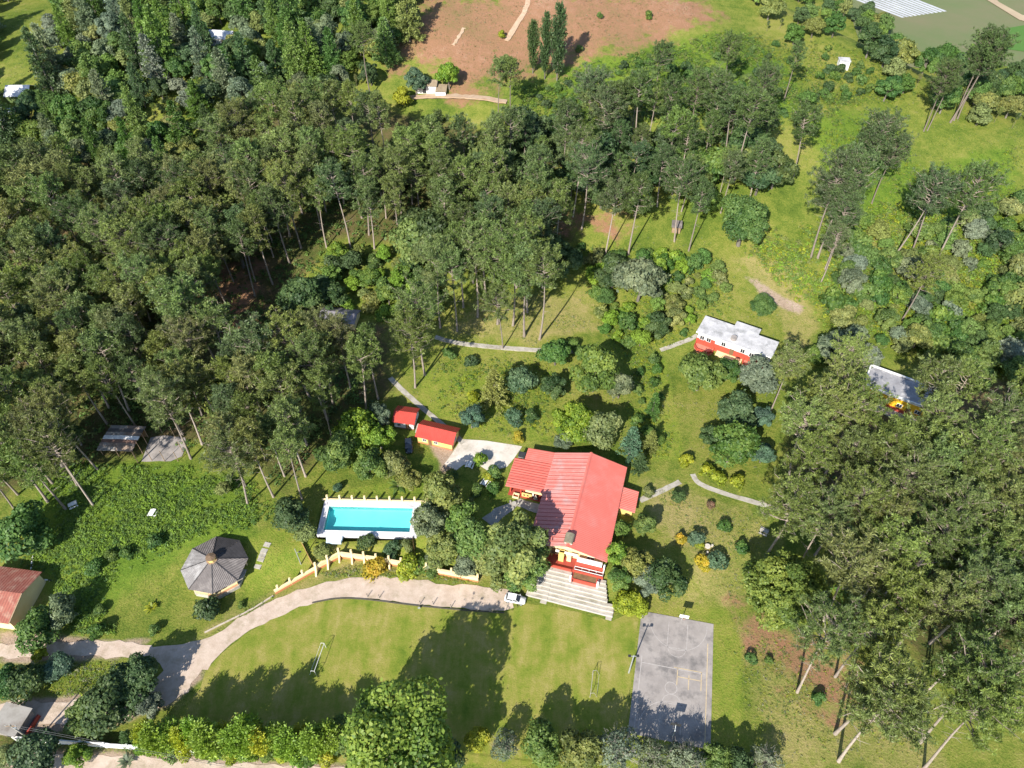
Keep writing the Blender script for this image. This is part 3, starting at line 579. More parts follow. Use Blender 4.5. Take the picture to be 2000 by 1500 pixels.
# cottage on the left with dark red roof
e0, e1 = atz(17, 1219, 4.0), atz(64, 1166, 5.6); rzl = R(-8); zl = gz(e0.x, e0.y)
lh = thing('cottage', 'yellow cottage with rusty red corrugated roof beside the dirt track', 'house', (e0.x, e0.y, zl), rzl); Hl = 4.0 - zl
Wd = (e1.y - e0.y) + .8; dx = (e1.x - e0.x)
MB().box(-12, -.5, .5, 2 * Wd - .5, -.8, Hl - .1).build('wall', M_CREAM, lh)
M_RUST = mat('rust_red_sheet', (.36, .13, .09), (.27, .085, .06), .5, .6, dirt=(.42, .24, .17), dscale=.6)
a = MB(); corr_quad(a, (-12.5, 0, Hl), (0, 0, Hl), (0, Wd, Hl + 1.6), (-12.5, Wd, Hl + 1.6), .55, .06); a.build('roof', M_RUST, lh)
a = MB(); corr_quad(a, (-12.5, 2 * Wd, Hl), (0, 2 * Wd, Hl), (0, Wd, Hl + 1.6), (-12.5, Wd, Hl + 1.6), .55, .06); a.build('roof', M_RUST, lh)
MB().add([(-.5, .5, Hl - .1), (-.5, 2 * Wd - .5, Hl - .1), (-.5, Wd, Hl + 1.35), (-.65, .5, Hl - .1), (-.65, 2 * Wd - .5, Hl - .1), (-.65, Wd, Hl + 1.35)], [(0, 1, 2), (5, 4, 3), (0, 2, 5, 3), (1, 4, 5, 2)]).build('gable', M_CREAM, lh)
MB().bar((-.02, -.05, Hl + .02), (-.02, Wd, Hl + 1.63), .25, .1).build('barge_board', M_WOOD, lh)
for u in (-2.2, -3.6): MB().box(u - .3, u + .3, .42, .52, Hl - .9, Hl - .6).build('vent', M_DARK, lh)
window(lh, -7, .48, .9, 1.4, 1.1)
MB().box(.2, 1.4, .2, 1.4, -.5, 1.1).build('red_tank', M_REDW, lh)
# gate house at the corner
p = at(22, 1440); gh = thing('gate_house', 'small gate house with grey slab roof at the end of the white wall', 'gate house', p, R(-12))
MB().box(-2.3, 2.3, 0, 4.2, -.5, 3.0).build('wall', M_CONC_D, gh); MB().box(-2.7, 2.7, -.4, 4.6, 3.0, 3.2).build('roof', mat('old_slab', (.36, .33, .29), (.26, .235, .2), .7, .9, dirt=(.2, .17, .14)), gh)
MB().box(2.7, 3.0, .3, 4.3, -.3, 1.0).build('side_wall', M_REDF, gh)
MB().box(-.5, .5, -.05, 0, 0, 2).build('door', M_DARK, gh)

# white boundary wall
wa = thing('boundary_wall', 'white painted boundary wall beside the outer dirt road', 'wall', at(35, 1446))
wo_ = wa.location; wp = resample(pts_at([(36, 1446), (120, 1452), (210, 1459), (300, 1466), (385, 1474)]), 3.0)
for i, (a, b) in enumerate(zip(wp, wp[1:])):
    a = a - wo_; b = b - wo_; g_ = b.lerp(a, .01); hh = 1.9 + .12 * (i % 2)
    mb = MB(); mb.bar(a + Vector((0, 0, hh / 2 - .2)), g_ + Vector((0, 0, hh / 2 - .2)), .22, hh + .4); mb.build('wall_panel', M_WHITE, wa)
    mb = MB(); mb.box(a.x - .18, a.x + .18, a.y - .18, a.y + .18, a.z - .4, a.z + hh + .2); mb.build('wall_pier', M_WHITE, wa)
# utility poles and wires
def util_pole(b, h, label):
    t = thing('utility_pole', label, 'utility pole', b); mb = MB(); mb.tube([(0, 0, -.5), (0, 0, h)], [.17, .11], 10); mb.build('pole', M_CONC, t)
    ca = MB().box(-1.0, 1.0, -.06, .06, h - .7, h - .56).build('crossarm', M_WOOD, t)
    for u in (-.85, .85): MB().cyl(u, 0, h - .56, h - .34, .06, 8).build('insulator', M_WHITE, ca)
    MB().box(-.12, .5, -.1, .1, h - 1.6, h - 1.4).build('street_lamp_arm', M_STEEL, t); return t
b1 = at(68, 1450); b2 = at(1120, 1640); u1_ = util_pole(b1, 9.2, 'concrete utility pole rising from the white boundary wall'); u2_ = util_pole(b2, 9.2, 'concrete utility pole outside the tree row by the outer road')
for s_, lb in ((-.85, 'upper power line strung along the white boundary wall'), (.85, 'lower power line strung along the white boundary wall')):
    a = b1 + Vector((s_, 0, 8.9)); b = b2 + Vector((s_, 0, 8.9)); ptl = [a.lerp(b, i / 24) - Vector((0, 0, 4 * 1.3 * (i / 24) * (1 - i / 24))) for i in range(25)]
    tag(MB().tube(ptl, .022, 4).build('power_line', mat('wire', (.12, .12, .12), (.09, .09, .09), 1., .6)), lb, 'power line')

# ------------------------------------------------------------------ pool
pl_o = Vector((-40.6, 85.0, 2.4)); pr_ = R(-1.6)
pool = thing('swimming_pool', 'rectangular turquoise swimming pool with pale deck', 'pool', pl_o, pr_)
W_, D_ = 18.6, 6.1; dz = .28
M_DECK = mat('pool_deck', (.70, .68, .70), (.58, .56, .59), .6, .75, dirt=(.48, .45, .46), dscale=.6)
dk = MB(); dk.box(-1.3, W_ + 1.6, -1.15, 0, -.7, dz); dk.box(-1.3, W_ + 1.6, D_, D_ + 1.5, -.7, dz); dk.box(-1.3, 0, 0, D_, -.7, dz); dk.box(W_, W_ + 1.6, 0, D_, -.7, dz); dk.build('deck', M_DECK, pool)
M_BASIN = mat('pool_paint', (.30, .80, .78), (.26, .76, .75), .4, .6)
bs = MB(); z0 = -1.3; z1 = dz - .02
bs.quad((0, 0, z0), (W_, 0, z0), (W_, D_, z0 + .0), (0, D_, z0 + .0)); bs.quad((0, 0, z0), (0, 0, z1), (W_, 0, z1), (W_, 0, z0)); bs.quad((0, D_, z0), (W_, D_, z0), (W_, D_, z1), (0, D_, z1)); bs.quad((0, 0, z0), (0, D_, z0), (0, D_, z1), (0, 0, z1)); bs.quad((W_, 0, z0), (W_, 0, z1), (W_, D_, z1), (W_, D_, z0)); bs.build('basin', M_BASIN, pool)
cp = MB(); cp.box(-.25, W_ + .25, -.25, .0, dz + .003, dz + .07); cp.box(-.25, W_ + .25, D_, D_ + .25, dz + .003, dz + .07); cp.box(-.25, 0, 0, D_, dz + .003, dz + .07); cp.box(W_, W_ + .25, 0, D_, dz + .003, dz + .07); cp.build('coping', M_WHITE, pool)
def water_mat():
    m, nt, b = new_mat('pool_water'); L = nt.links; nt.nodes.remove(b)
    tr = N(nt, 'ShaderNodeBsdfTransparent'); tr.inputs[0].default_value = (.72, .97, .96, 1); gl = N(nt, 'ShaderNodeBsdfGlossy'); gl.inputs['Roughness'].default_value = .03
    fr0 = N(nt, 'ShaderNodeLayerWeight'); fr0.inputs['Blend'].default_value = .5; fr1 = N(nt, 'ShaderNodeMath', operation='POWER'); fr1.inputs[1].default_value = 4.; L.new(fr0.outputs['Facing'], fr1.inputs[0]); fr = N(nt, 'ShaderNodeMath', operation='MULTIPLY_ADD'); fr.inputs[1].default_value = .6; fr.inputs[2].default_value = .03; L.new(fr1.outputs[0], fr.inputs[0]); ms = N(nt, 'ShaderNodeMixShader'); g = N(nt, 'ShaderNodeNewGeometry').outputs['Position']
    n = noise(nt, 1.6, 3, .5, g); bp = N(nt, 'ShaderNodeBump'); setin(bp, Strength=.12, Distance=.1); L.new(n.outputs[0], bp.inputs['Height']); L.new(bp.outputs[0], gl.inputs['Normal'])
    L.new(fr.outputs[0], ms.inputs[0]); L.new(tr.outputs[0], ms.inputs[1]); L.new(gl.outputs[0], ms.inputs[2]); L.new(ms.outputs[0], nt.nodes['Material Output'].inputs[0]); return m
MB().quad((.001, .001, dz - .16), (W_ - .001, .001, dz - .16), (W_ - .001, D_ - .001, dz - .16), (.001, D_ - .001, dz - .16)).build('water', water_mat(), pool)
stp = MB(); stp.box(.9, 4.3, -2.0, -1.16, -.7, .14); stp.box(1.0, 4.2, -2.75, -2.0, -.7, -.0); stp.build('entry_step', mat('pale_blue_paint', (.60, .72, .80), (.50, .64, .74), .6, .7), pool)
# wall with posts behind the pool
bw = thing('pool_back_wall', 'low cream wall with nine posts behind the pool', 'wall', (pl_o.x, pl_o.y, 2.4), pr_)
MB().box(-1.9, 22.6, D_ + 1.55, D_ + 1.85, -.6, .62).build('wall', M_CREAM, bw)
for i in range(9): u = -.6 + i * 2.78; MB().box(u - .2, u + .2, D_ + 1.5, D_ + 1.9, -.6, 2.0).build('post', M_CREAM, bw)
wr = MB(); [wr.bar((-.6, D_ + 1.7, z_), (21.6, D_ + 1.7, z_), .03, .03) for z_ in (1.0, 1.3, 1.6)]; wr.build('fence_wire', M_DARK, bw)
# front retaining wall
fo = at(536, 1158); fw = thing('retaining_wall', 'cream and orange retaining wall with posts along the drive', 'wall', (fo.x, fo.y, 0))
line = [atz(536, 1156, .9), atz(617, 1107, 1.4), atz(662, 1079, 2.0), atz(735, 1089, 2.0), atz(810, 1103, 1.9), atz(934, 1129, 1.6)]
for a, b in zip(line, line[1:]):
    a = a - fw.location; b = b - fw.location; zt = max(a.z, b.z); d = (b - a).normalized() * .01; aa = Vector((a.x, a.y, 0)); bb = Vector((b.x, b.y, 0)) - d
    MB().bar(aa + Vector((0, 0, .1)), bb + Vector((0, 0, .1)), .32, 1.5).build('lower_wall', M_ORANGE, fw); lo_ = .85
    vs_ = []
    MB().bar(aa + Vector((0, 0, lo_ + (zt - lo_) / 2)), bb + Vector((0, 0, lo_ + (zt - lo_) / 2)), .5, zt - lo_).build('coping_wall', M_CREAM, fw)
for (px_, py_, zt, bt) in [(544, 1151, 2.0, 0), (568, 1137, 2.2, 0), (592, 1122, 2.3, 0), (617, 1107, 2.9, 1), (640, 1093, 3.1, 1), (662, 1079, 3.2, 1), (687, 1082, 3.2, 1), (711, 1086, 3.2, 1), (735, 1090, 3.1, 0), (760, 1094, 3.1, 1), (784, 1098, 3.0, 0), (808, 1103, 3.0, 0), (833, 1108, 2.9, 0), (858, 1113, 2.8, 0), (882, 1118, 2.7, 0), (908, 1124, 2.6, 0), (933, 1129, 2.5, 0)]:
    q = atz(px_, py_, zt - 1.3) - fw.location; zt += .3; MB().box(q.x - .2, q.x + .2, q.y - .2, q.y + .2, -.5, zt).build('post', M_CREAM, fw)
    if bt: MB().add([(q.x - .17, q.y - 1.7, -.4), (q.x + .17, q.y - 1.7, -.4), (q.x + .17, q.y - .2, -.4), (q.x - .17, q.y - .2, -.4), (q.x + .17, q.y - .2, 2.1), (q.x - .17, q.y - .2, 2.1)], [(3, 2, 1, 0), (0, 1, 4, 5), (1, 2, 4), (0, 5, 3), (2, 3, 5, 4)]).build('buttress', M_CREAM, fw)
# plank fences at the pool ends
def plank_fence(label, pl_, h, m, w=.5):
    pp = resample(pts_at(pl_), w); o = pp[0].copy(); t = thing('plank_fence', label, 'fence', o)
    for i, (a, b) in enumerate(zip(pp, pp[1:])):
        a = a - o; b = (b - o).lerp(a, .08); hh = h * random.uniform(.88, 1.08); a.z = b.z = min(a.z, b.z)
        MB().bar(a + Vector((0, 0, hh / 2 - .2)), b + Vector((0, 0, hh / 2 - .2)), .06, hh + .4).build('plank', m, t)
    return t
plank_fence('brown plank fence from the dark bush down to the retaining wall', [(581, 1046), (594, 1070), (606, 1094), (616, 1112)], 1.3, mat('pale_plank', (.50, .30, .13), (.36, .20, .09), 1., .85))
plank_fence('short brown plank fence at the shaded end of the pool lawn', [(806, 1052), (810, 1078), (812, 1100)], 1.2, M_BROWN)
# slim steel lamp post
b = at(588, 1102); lp = thing('lamp_post', 'slim steel lamp post on the lawn between gazebo and fence', 'lamp post', b)
MB().tube([(0, 0, -.3), (0, 0, 6.2)], [.12, .07], 10).build('pole', M_STEEL, lp); MB().bar((0, 0, 4.6), (.7, .2, 4.8), .06, .06).build('arm', M_STEEL, lp); MB().box(.45, 1.0, .05, .35, 4.72, 4.86).build('lamp_head', M_DARK, lp)

# ------------------------------------------------------------------ gazebo
gc = Vector((-61.3, 76.2)); g0 = gz(gc.x, gc.y) + .05
gzb = thing('gazebo', 'octagonal gazebo with grey corrugated roof and small cupola', 'gazebo', (gc.x, gc.y, g0), R(12))
M_GREY = mat('weathered_sheet', (.19, .165, .152), (.13, .112, .102), .8, .7, dirt=(.24, .21, .19), dscale=.5); M_GREY2 = mat('shade_side_and_hip_sheet', (.075, .068, .068), (.05, .046, .046), .8, .6); M_GREY3 = mat('pale_weathered_sheet', (.27, .25, .235), (.19, .175, .165), .8, .65, dirt=(.38, .36, .34))
def pol(r, a): return (r * math.cos(R(a)), r * math.sin(R(a)))
Rr, he, ha = 6.75, 2.75, 4.9
for k in range(8):
    a, b = pol(Rr, k * 45), pol(Rr, k * 45 + 45); m_ = {0: M_GREY2, 1: M_GREY2, 2: M_GREY, 3: M_GREY3, 4: M_GREY3}.get(k, M_GREY)  # two panels turned from the sun take a darker sheet, shade in the colour
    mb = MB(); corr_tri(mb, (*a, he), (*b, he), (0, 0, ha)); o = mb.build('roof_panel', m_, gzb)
    MB().bar((*a, he + .05), (0, 0, ha + .05), .16, .06).build('hip_cap', M_GREY2, o)
    a, b = pol(5.9, k * 45), pol(5.9, k * 45 + 45); MB().cyl(*a, 0, he + .25, .13, 8).build('post', M_CREAM, gzb)
    if k != 7: w = MB().bar((*a, .42), (*b, .42), .22, .95).build('low_wall', mat('peach_wall', (.72, .40, .22), (.66, .34, .18), .6, .85), gzb); MB().bar((*a, .93), (*b, .93), .34, .1).build('wall_cap', M_CREAM, w)
MB().prism([pol(6.2, 45 * i) for i in range(8)], -.9, .06).build('floor', M_CONC, gzb)
cu = MB().prism([pol(.85, 45 * i + 22) for i in range(8)], ha - .55, ha + .75).build('cupola', M_YEL, gzb); MB().prism([pol(1.15, 45 * i + 22) for i in range(8)], ha - .32, ha - .2).build('cupola_skirt', M_WOOD, cu)
cr = MB(); cr.add([(*pol(1.05, 45 * i + 22), ha + .75) for i in range(8)] + [(0, 0, ha + 1.15)], [(i, (i + 1) % 8, 8) for i in range(8)] + [tuple(range(7, -1, -1))]); cr.build('cupola_roof', mat('cupola_brown', (.20, .13, .08), (.13, .085, .05), 1., .8), cu)
# stepping slabs right of the gazebo
sp = resample(pts_at([(504, 1106), (510, 1092), (516, 1076), (522, 1064)]), .8); o = sp[0].copy(); ss = thing('stair_path', 'short flight of concrete slabs in the grass beside the gazebo', 'steps', o)
for i, q in enumerate(sp):
    q = q - o; sl_ = MB().box(-.7, .7, -.52, .52, -.3, .12).build('slab', M_FLAG, ss); sl_.location = q; sl_.rotation_euler = (0, 0, math.atan2(sp[-1].y - sp[0].y, sp[-1].x - sp[0].x) - math.pi / 2)

# ------------------------------------------------------------------ shack, slab and poles in the wood
q = at(232, 893); sh = thing('open_shack', 'open pole shack with patched rusty and white roof sheets', 'shack', q, R(-4))
ml = [mat('rusty_sheet', (.30, .22, .17), (.20, .14, .10), 1., .7, dirt=(.36, .31, .27)), mat('grey_old_sheet', (.34, .31, .28), (.24, .215, .19), .9, .65), mat('dark_old_sheet', (.13, .12, .115), (.09, .08, .075), .9, .7), mat('white_new_sheet', (.78, .76, .74), (.70, .68, .66), .8, .5), mat('brown_sheet', (.26, .15, .11), (.19, .11, .08), 1., .7)]
for i, mi in enumerate([1, 0, 4, 3, 1, 2, 1]):
    for sd in (0, 1):
        v0, v1 = i * .98, i * .98 + 1.02; zl_ = lambda v: 2.5 + .28 * v - .035 * v * v * .6
        mb = MB(); x0, x1 = (-4.4, .1) if sd == 0 else (.05, 4.2); zo = .02 * (i % 2) + .03 * sd
        corr_quad(mb, (x0 + i * .12, v0, zl_(v0) + zo - .25 * (sd == 0)), (x0 + i * .12, v1, zl_(v1) + zo - .25 * (sd == 0)), (x1 + i * .12, v1, zl_(v1) + zo + .0), (x1 + i * .12, v0, zl_(v0) + zo + .0), .3, .025); mb.build('roof_sheet', ml[mi if sd == 0 or mi != 1 else 0], sh)
for u, v in ((-3.9, .4), (0, .3), (3.8, .4), (-3.4, 6.3), (.8, 6.4), (4.5, 6.3)): MB().cyl(u, v, -.8, 2.45 + .24 * v, .09, 8).build('post', M_WOOD, sh)
MB().box(-3.2, 4.2, 6.4, 6.5, -.6, 2.4).build('back_wall', M_BROWN, sh); MB().box(-1.5, 1.5, 2.6, 3.4, -.2, .75).build('bench', M_WOOD, sh)
tag(drape('concrete_slab', pts_at([(276, 902), (294, 855), (318, 851), (362, 855), (364, 872), (356, 892), (334, 901)]), M_CONC_D, .1, 1.3, .1), 'bare concrete slab beside the open pole shack', 'slab', kind='structure')
for i, (px_, py_, h_) in enumerate([(279, 886, 4.6), (288, 868, 4.4), (270, 904, 4.2), (297, 900, 3.6), (322, 901, 3.6), (348, 901, 3.4), (357, 883, 3.6), (363, 868, 3.8), (342, 854, 4.2), (317, 846, 3.6)]):
    q = at(px_, py_); t = thing('timber_post', 'thin bare timber post standing around the concrete slab', 'post', q, 0, 'posts round the slab'); MB().tube([(0, 0, -.3), (.05, 0, h_ * .5), (0, .05, h_)], [.09, .08, .06], 8).build('shaft', M_WOOD, t); MB().cyl(0, .05, h_ - .02, h_ + .06, .085, 8).build('cap', M_BROWN, t)

# ------------------------------------------------------------------ court, hoops, floodlight, goals
c00, c10 = Vector((20.9, 44.4, 0)), Vector((35.3, 41.6, 0)); c01, c11 = Vector((26.2, 67.8, 0)), Vector((40.2, 65.0, 0))
court = MB(); court.prism([c00, c10, c11, c01], -.5, .09); co = tag(court.build('basketball_court', M_CONC_D), 'worn grey concrete basketball court with faded lines', 'court', kind='structure')
M_LW = mat('faded_white_line', (.46, .42, .39), (.33, .295, .27), 2.5, .9); M_LY = mat('faded_yellow_line', (.60, .45, .24), (.42, .33, .22), 2.5, .9)
def cp_(s, t): return c00.lerp(c10, s).lerp(c01.lerp(c11, s), t)
def cline(pts_, m, w=.07):
    mb = MB(); z = Vector((0, 0, .095))
    for a, b in zip(pts_, pts_[1:]):
        d = (b - a).normalized(); n = Vector((-d.y, d.x, 0)) * w; mb.quad(a - n + z, b - n + z, b + n + z, a + n + z)
    return mb.build('court_line', m, co)
cline([cp_(.07, .04), cp_(.07, .62)], M_LW); cline([cp_(.93, .04), cp_(.93, .82)], M_LY); cline([cp_(.08, .56), cp_(.90, .56)], M_LW)
cline([cp_(.5, .57), cp_(.86, .57)], M_LY); cline([cp_(.55, .43), cp_(.55, .57)], M_LY); cline([cp_(.7, .41), cp_(.7, .53)], M_LY); cline([cp_(.86, .42), cp_(.86, .57)], M_LY); cline([cp_(.55, .5), cp_(.86, .5)], M_LY)
cc = cp_(.48, .40); cline([cc + Vector((1.1 * math.cos(t), 1.1 * math.sin(t), 0)) for t in np.linspace(0, 2 * math.pi, 25)], M_LW, .06)
for s0, t0, sg in ((.5, .06, 1), (.52, .95, -1)):
    c_ = cp_(s0, t0); cline([c_ + Vector((5.6 * math.cos(t), sg * 5.6 * math.sin(t), 0)) for t in np.linspace(.12, math.pi - .12, 25)], M_LW, .05)
    cline([cp_(s0 - .13, t0), cp_(s0 - .13, t0 + sg * .22), cp_(s0 + .13, t0 + sg * .22), cp_(s0 + .13, t0)], M_LW, .05); k_ = cp_(s0, t0 + sg * .22); cline([k_ + Vector((1.7 * math.cos(t), sg * 1.7 * math.sin(t), 0)) for t in np.linspace(0, math.pi, 17)], M_LW, .05)
def hoop(p, rz, label, mboard):
    t = thing('basketball_hoop', label, 'basketball hoop', p, rz)
    MB().tube([(0, 0, -.2), (0, 0, 2.6), (0, .9, 3.3)], [.09, .08, .07], 8).build('post', M_STEEL, t); bd = MB().box(-.9, .9, .9, .97, 2.85, 3.95).build('backboard', mboard, t)
    fr = MB(); fr.box(-.3, .3, .975, .985, 3.05, 3.1); fr.box(-.3, .3, .975, .985, 3.5, 3.55); fr.build('target_frame', M_DARK, bd)
    MB().tube([(.23 * math.cos(a), 1.22 + .23 * math.sin(a), 3.05) for a in np.linspace(0, 2 * math.pi, 17)], .02, 6, False).build('rim', M_ORANGE, t); return t
hp = cp_(.56, .985); hoop((hp.x, hp.y, .08), R(180 - 11.5), 'white basketball backboard at the sunny end of the court', M_WHITE)
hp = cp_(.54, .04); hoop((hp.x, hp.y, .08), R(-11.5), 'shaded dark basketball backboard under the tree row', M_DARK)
b = at(1228, 1314); fl = thing('floodlight_pole', 'grey floodlight pole at the edge of the basketball court', 'light pole', b)
MB().tube([(0, 0, -.3), (0, 0, 8.0)], [.16, .1], 10).build('pole', M_STEEL, fl); MB().box(-.9, .9, -.05, .05, 7.6, 7.7).build('crossarm', M_STEEL, fl)
for u in (-.75, .75): MB().box(u - .25, u + .25, -.2, .2, 7.72, 7.98).build('floodlight', M_DARK, fl)
def goal(pa, pb, back, label, m):
    o = pa; t = thing('goal_frame', label, 'goal', o); h = 2.05; b_ = pb - pa; bk = Vector(back)
    MB().tube([(0, 0, -.1), (0, 0, h)], .05, 8).build('goal_post', m, t); MB().tube([b_ - Vector((0, 0, .1)), b_ + Vector((0, 0, h))], .05, 8).build('goal_post', m, t); MB().tube([(0, 0, h), b_ + Vector((0, 0, h))], .05, 8).build('crossbar', m, t)
    MB().tube([(0, 0, h), bk * .5 + Vector((0, 0, h)), bk], .04, 8).build('stay', m, t); MB().tube([b_ + Vector((0, 0, h)), b_ + bk * .5 + Vector((0, 0, h)), b_ + bk], .04, 8).build('stay', m, t)
    MB().tube([bk + Vector((0, 0, .04)), b_ + bk + Vector((0, 0, .04))], .03, 6).build('ground_bar', m, t)
goal(at(637, 1265), at(618, 1319), (-1.3, .1, 0), 'white tubular football goal on the sunny half of the field', M_WHITE)
goal(at(1157, 1318), at(1152, 1362), (1.3, .1, 0), 'weathered football goal near the basketball court', M_CONC)
for i, (px_, py_) in enumerate([(718, 1166), (741, 1168), (821, 1180), (846, 1181), (881, 1187), (957, 1195)]):
    q = at(px_, py_); t = thing('field_post', 'short grey post on the edging of the playing field', 'post', q, 0, 'posts along the playing field edge'); MB().tube([(0, 0, -.2), (0, 0, 1.25)], [.09, .07], 8).build('shaft', M_CONC_D, t); MB().cyl(0, 0, 1.25, 1.3, .1, 8).build('cap', M_DARK, t)
q = at(819, 1190); t = thing('sign_board', 'small pale board standing on the lawn by the edging', 'sign', q, R(10)); MB().box(-.25, .25, -.03, .03, .3, .9).build('board', M_STEEL, t); MB().cyl(0, .06, -.2, .85, .04, 6).build('post', M_STEEL, t)

# ------------------------------------------------------------------ cars
def car(loc, rz, label, paint, suv=False):
    """body along +x, lofted from cross sections"""
    t = thing('parked_car', label, 'car', loc, rz); L = 4.35; w = .88
    prof = [(-2.15, .42, .72, .70), (-2.05, .36, .95, .80), (-1.6, .30, 1.0, .87), (-.9, .28, 1.0, .88), (0, .28, 1.0, .88), (.75, .28, .98, .88), (1.35, .30, .93, .87), (1.85, .34, .84, .80), (2.1, .40, .70, .68), (2.18, .45, .62, .58)]
    vs_ = []; fs = []
    for (xx, z0_, z1_, hw_) in prof: vs_ += [(xx, -hw_ * .92, z0_), (xx, -hw_, (z0_ + z1_) / 2), (xx, -hw_ * .93, z1_), (xx, hw_ * .93, z1_), (xx, hw_, (z0_ + z1_) / 2), (xx, hw_ * .92, z0_)]
    for i in range(len(prof) - 1):
        for j in range(6): fs.append((6 * i + j, 6 * i + (j + 1) % 6, 6 * i + 6 + (j + 1) % 6, 6 * i + 6 + j)[::-1])
    fs += [(0, 1, 2, 3, 4, 5)[::-1] if False else (5, 4, 3, 2, 1, 0)[::-1], tuple(6 * (len(prof) - 1) + j for j in range(6))[::-1]]
    bd = MB().add(vs_, fs).build('body', paint, t, True)
    zr = 1.62 if suv else 1.5
    rf = [(-1.85, .99, .80), (-1.5, zr - .05, .66), (-.3, zr, .68), (.25, zr - .04, .66), (1.05, .97, .80)]
    g_ = MB(); vs_ = []; 
    for (xx, zz_, hw_) in rf: vs_ += [(xx, -hw_, zz_), (xx, hw_, zz_)]
    lo = [(-1.9, -.81, .97), (1.1, -.81, .95), (1.1, .81, .95), (-1.9, .81, .97)]
    MB().quad(vs_[1], vs_[3], vs_[2], vs_[0]).build('rear_window', M_GLASS, t); MB().quad(vs_[7], vs_[9], vs_[8], vs_[6]).build('windscreen', M_GLASS, t)
    MB().add(vs_[2:8], [(0, 2, 3, 1)[::-1], (2, 4, 5, 3)[::-1]]).build('roof', paint, t)
    MB().add(vs_[0::2], [(0, 1, 2, 3, 4)]).build('side_window', M_GLASS, t); MB().add(vs_[1::2], [(4, 3, 2, 1, 0)]).build('side_window', M_GLASS, t)
    pr__ = MB()
    for s_ in (-1, 1):
        for a, b in ((0, 1), (1, 2), (2, 3), (3, 4)): pr__.bar((rf[a][0], s_ * (rf[a][2] + .005), rf[a][1]), (rf[b][0], s_ * (rf[b][2] + .005), rf[b][1]), .06, .07)
        pr__.bar((-.35, s_ * .83, .98), (-.35, s_ * .70, zr), .06, .07)
    pr__.build('pillar', paint, t)
    for xx in (-1.35, 1.38):
        for s_ in (-1, 1):
            o = MB().tube([(xx, s_ * .68, .33), (xx, s_ * .9, .33)], .33, 18).build('wheel', M_DARK, t); MB().tube([(xx, s_ * .895, .33), (xx, s_ * .915, .33)], .2, 12).build('rim', M_STEEL, o)
    for s_ in (-1, 1):
        MB().box(2.0, 2.14, s_ * .55 - .14, s_ * .55 + .14, .60, .72).build('headlight', M_STEEL, t); MB().box(-2.14, -2.02, s_ * .62 - .1, s_ * .62 + .1, .66, .9).build('tail_light', M_REDW, t); MB().box(.78, .93, s_ * .96 - .1, s_ * .96 + .1, .95, 1.07).build('mirror', paint, t)
    MB().box(2.1, 2.2, -.6, .6, .36, .48).build('bumper', M_DARK, t); return t
def paint(name, c):
    m, nt, b = new_mat(name); b.inputs['Base Color'].default_value = (*c, 1); setin(b, Roughness=.25); b.inputs['Coat Weight'].default_value = .6
    n = noise(nt, 30., 3, .5, N(nt, 'ShaderNodeNewGeometry').outputs['Position']); mr = N(nt, 'ShaderNodeMapRange'); setin(mr, **{'To Min': .2, 'To Max': .42}); nt.links.new(n.outputs[0], mr.inputs['Value']); nt.links.new(mr.outputs[0], b.inputs['Roughness']); return m
q = at(1006, 1173); d = at(1027, 1178) - at(986, 1170)
car((q.x, q.y, q.z + .06), math.atan2(d.y, d.x), 'white hatchback parked at the end of the dirt drive', paint('white_car_paint', (.80, .80, .80)))
q = at(799, 874); car((q.x, q.y, q.z + .08), R(-82), 'dark blue car parked in shade beside the yellow cabin', paint('dark_car_paint', (.02, .028, .045)), True)

# ------------------------------------------------------------------ garden furniture
def picnic(px_, py_, rz, label, m):
    q = at(px_, py_); t = thing('picnic_table', label, 'picnic table', q, rz); MB().box(-.9, .9, -.4, .4, .68, .76).build('table_top', m, t)
    for s_ in (-1, 1): MB().box(-.9, .9, s_ * .8 - .15, s_ * .8 + .15, .40, .46).build('seat', m, t)
    for u in (-.6, .6):
        lg = MB(); lg.bar((u, -.85, 0), (u, -.15, .7), .1, .1); lg.bar((u, .85, 0), (u, .15, .7), .1, .1); lg.box(u - .04, u + .04, -.9, .9, .30, .40); lg.build('leg', m, t)
picnic(300, 1004, R(80), 'white picnic table in the weeds above the gazebo', M_WHITE)
picnic(144, 988, R(35), 'white picnic table in tree shade among the weeds', M_WHITE)
picnic(948, 945, R(60), 'white picnic table under trees beside the wing of the red house', M_WHITE)
picnic(918, 910, R(70), 'white picnic table at the shaded edge of the concrete patio', M_WHITE)
picnic(1491, 1040, R(-30), 'pale stone picnic table at the edge of the pine grove by the court', M_CONC)
def round_table(px_, py_, r, label, m):
    q = at(px_, py_); t = thing('round_table', label, 'table', q); MB().cyl(0, 0, .62, .74, r, 24).build('table_top', m, t); MB().cyl(0, 0, -.2, .62, r * .3, 12).build('pedestal', M_CONC, t)
    for a in (20, 140, 260): x_, y_ = pol(r + .6, a); MB().cyl(x_, y_, -.2, .42, .24, 12).build('stool', m, t)
round_table(1381, 1070, .62, 'pale round stone table beside the yellow shrubs', mat('pale_stone', (.60, .54, .46), (.46, .41, .34), 1.5, .9)); round_table(1473, 1127, .62, 'grey round stone table in the shadow of the umbrella shaped tree', M_CONC_D); round_table(1004, 986, .5, 'grey round table in the courtyard of the red house', M_CONC)
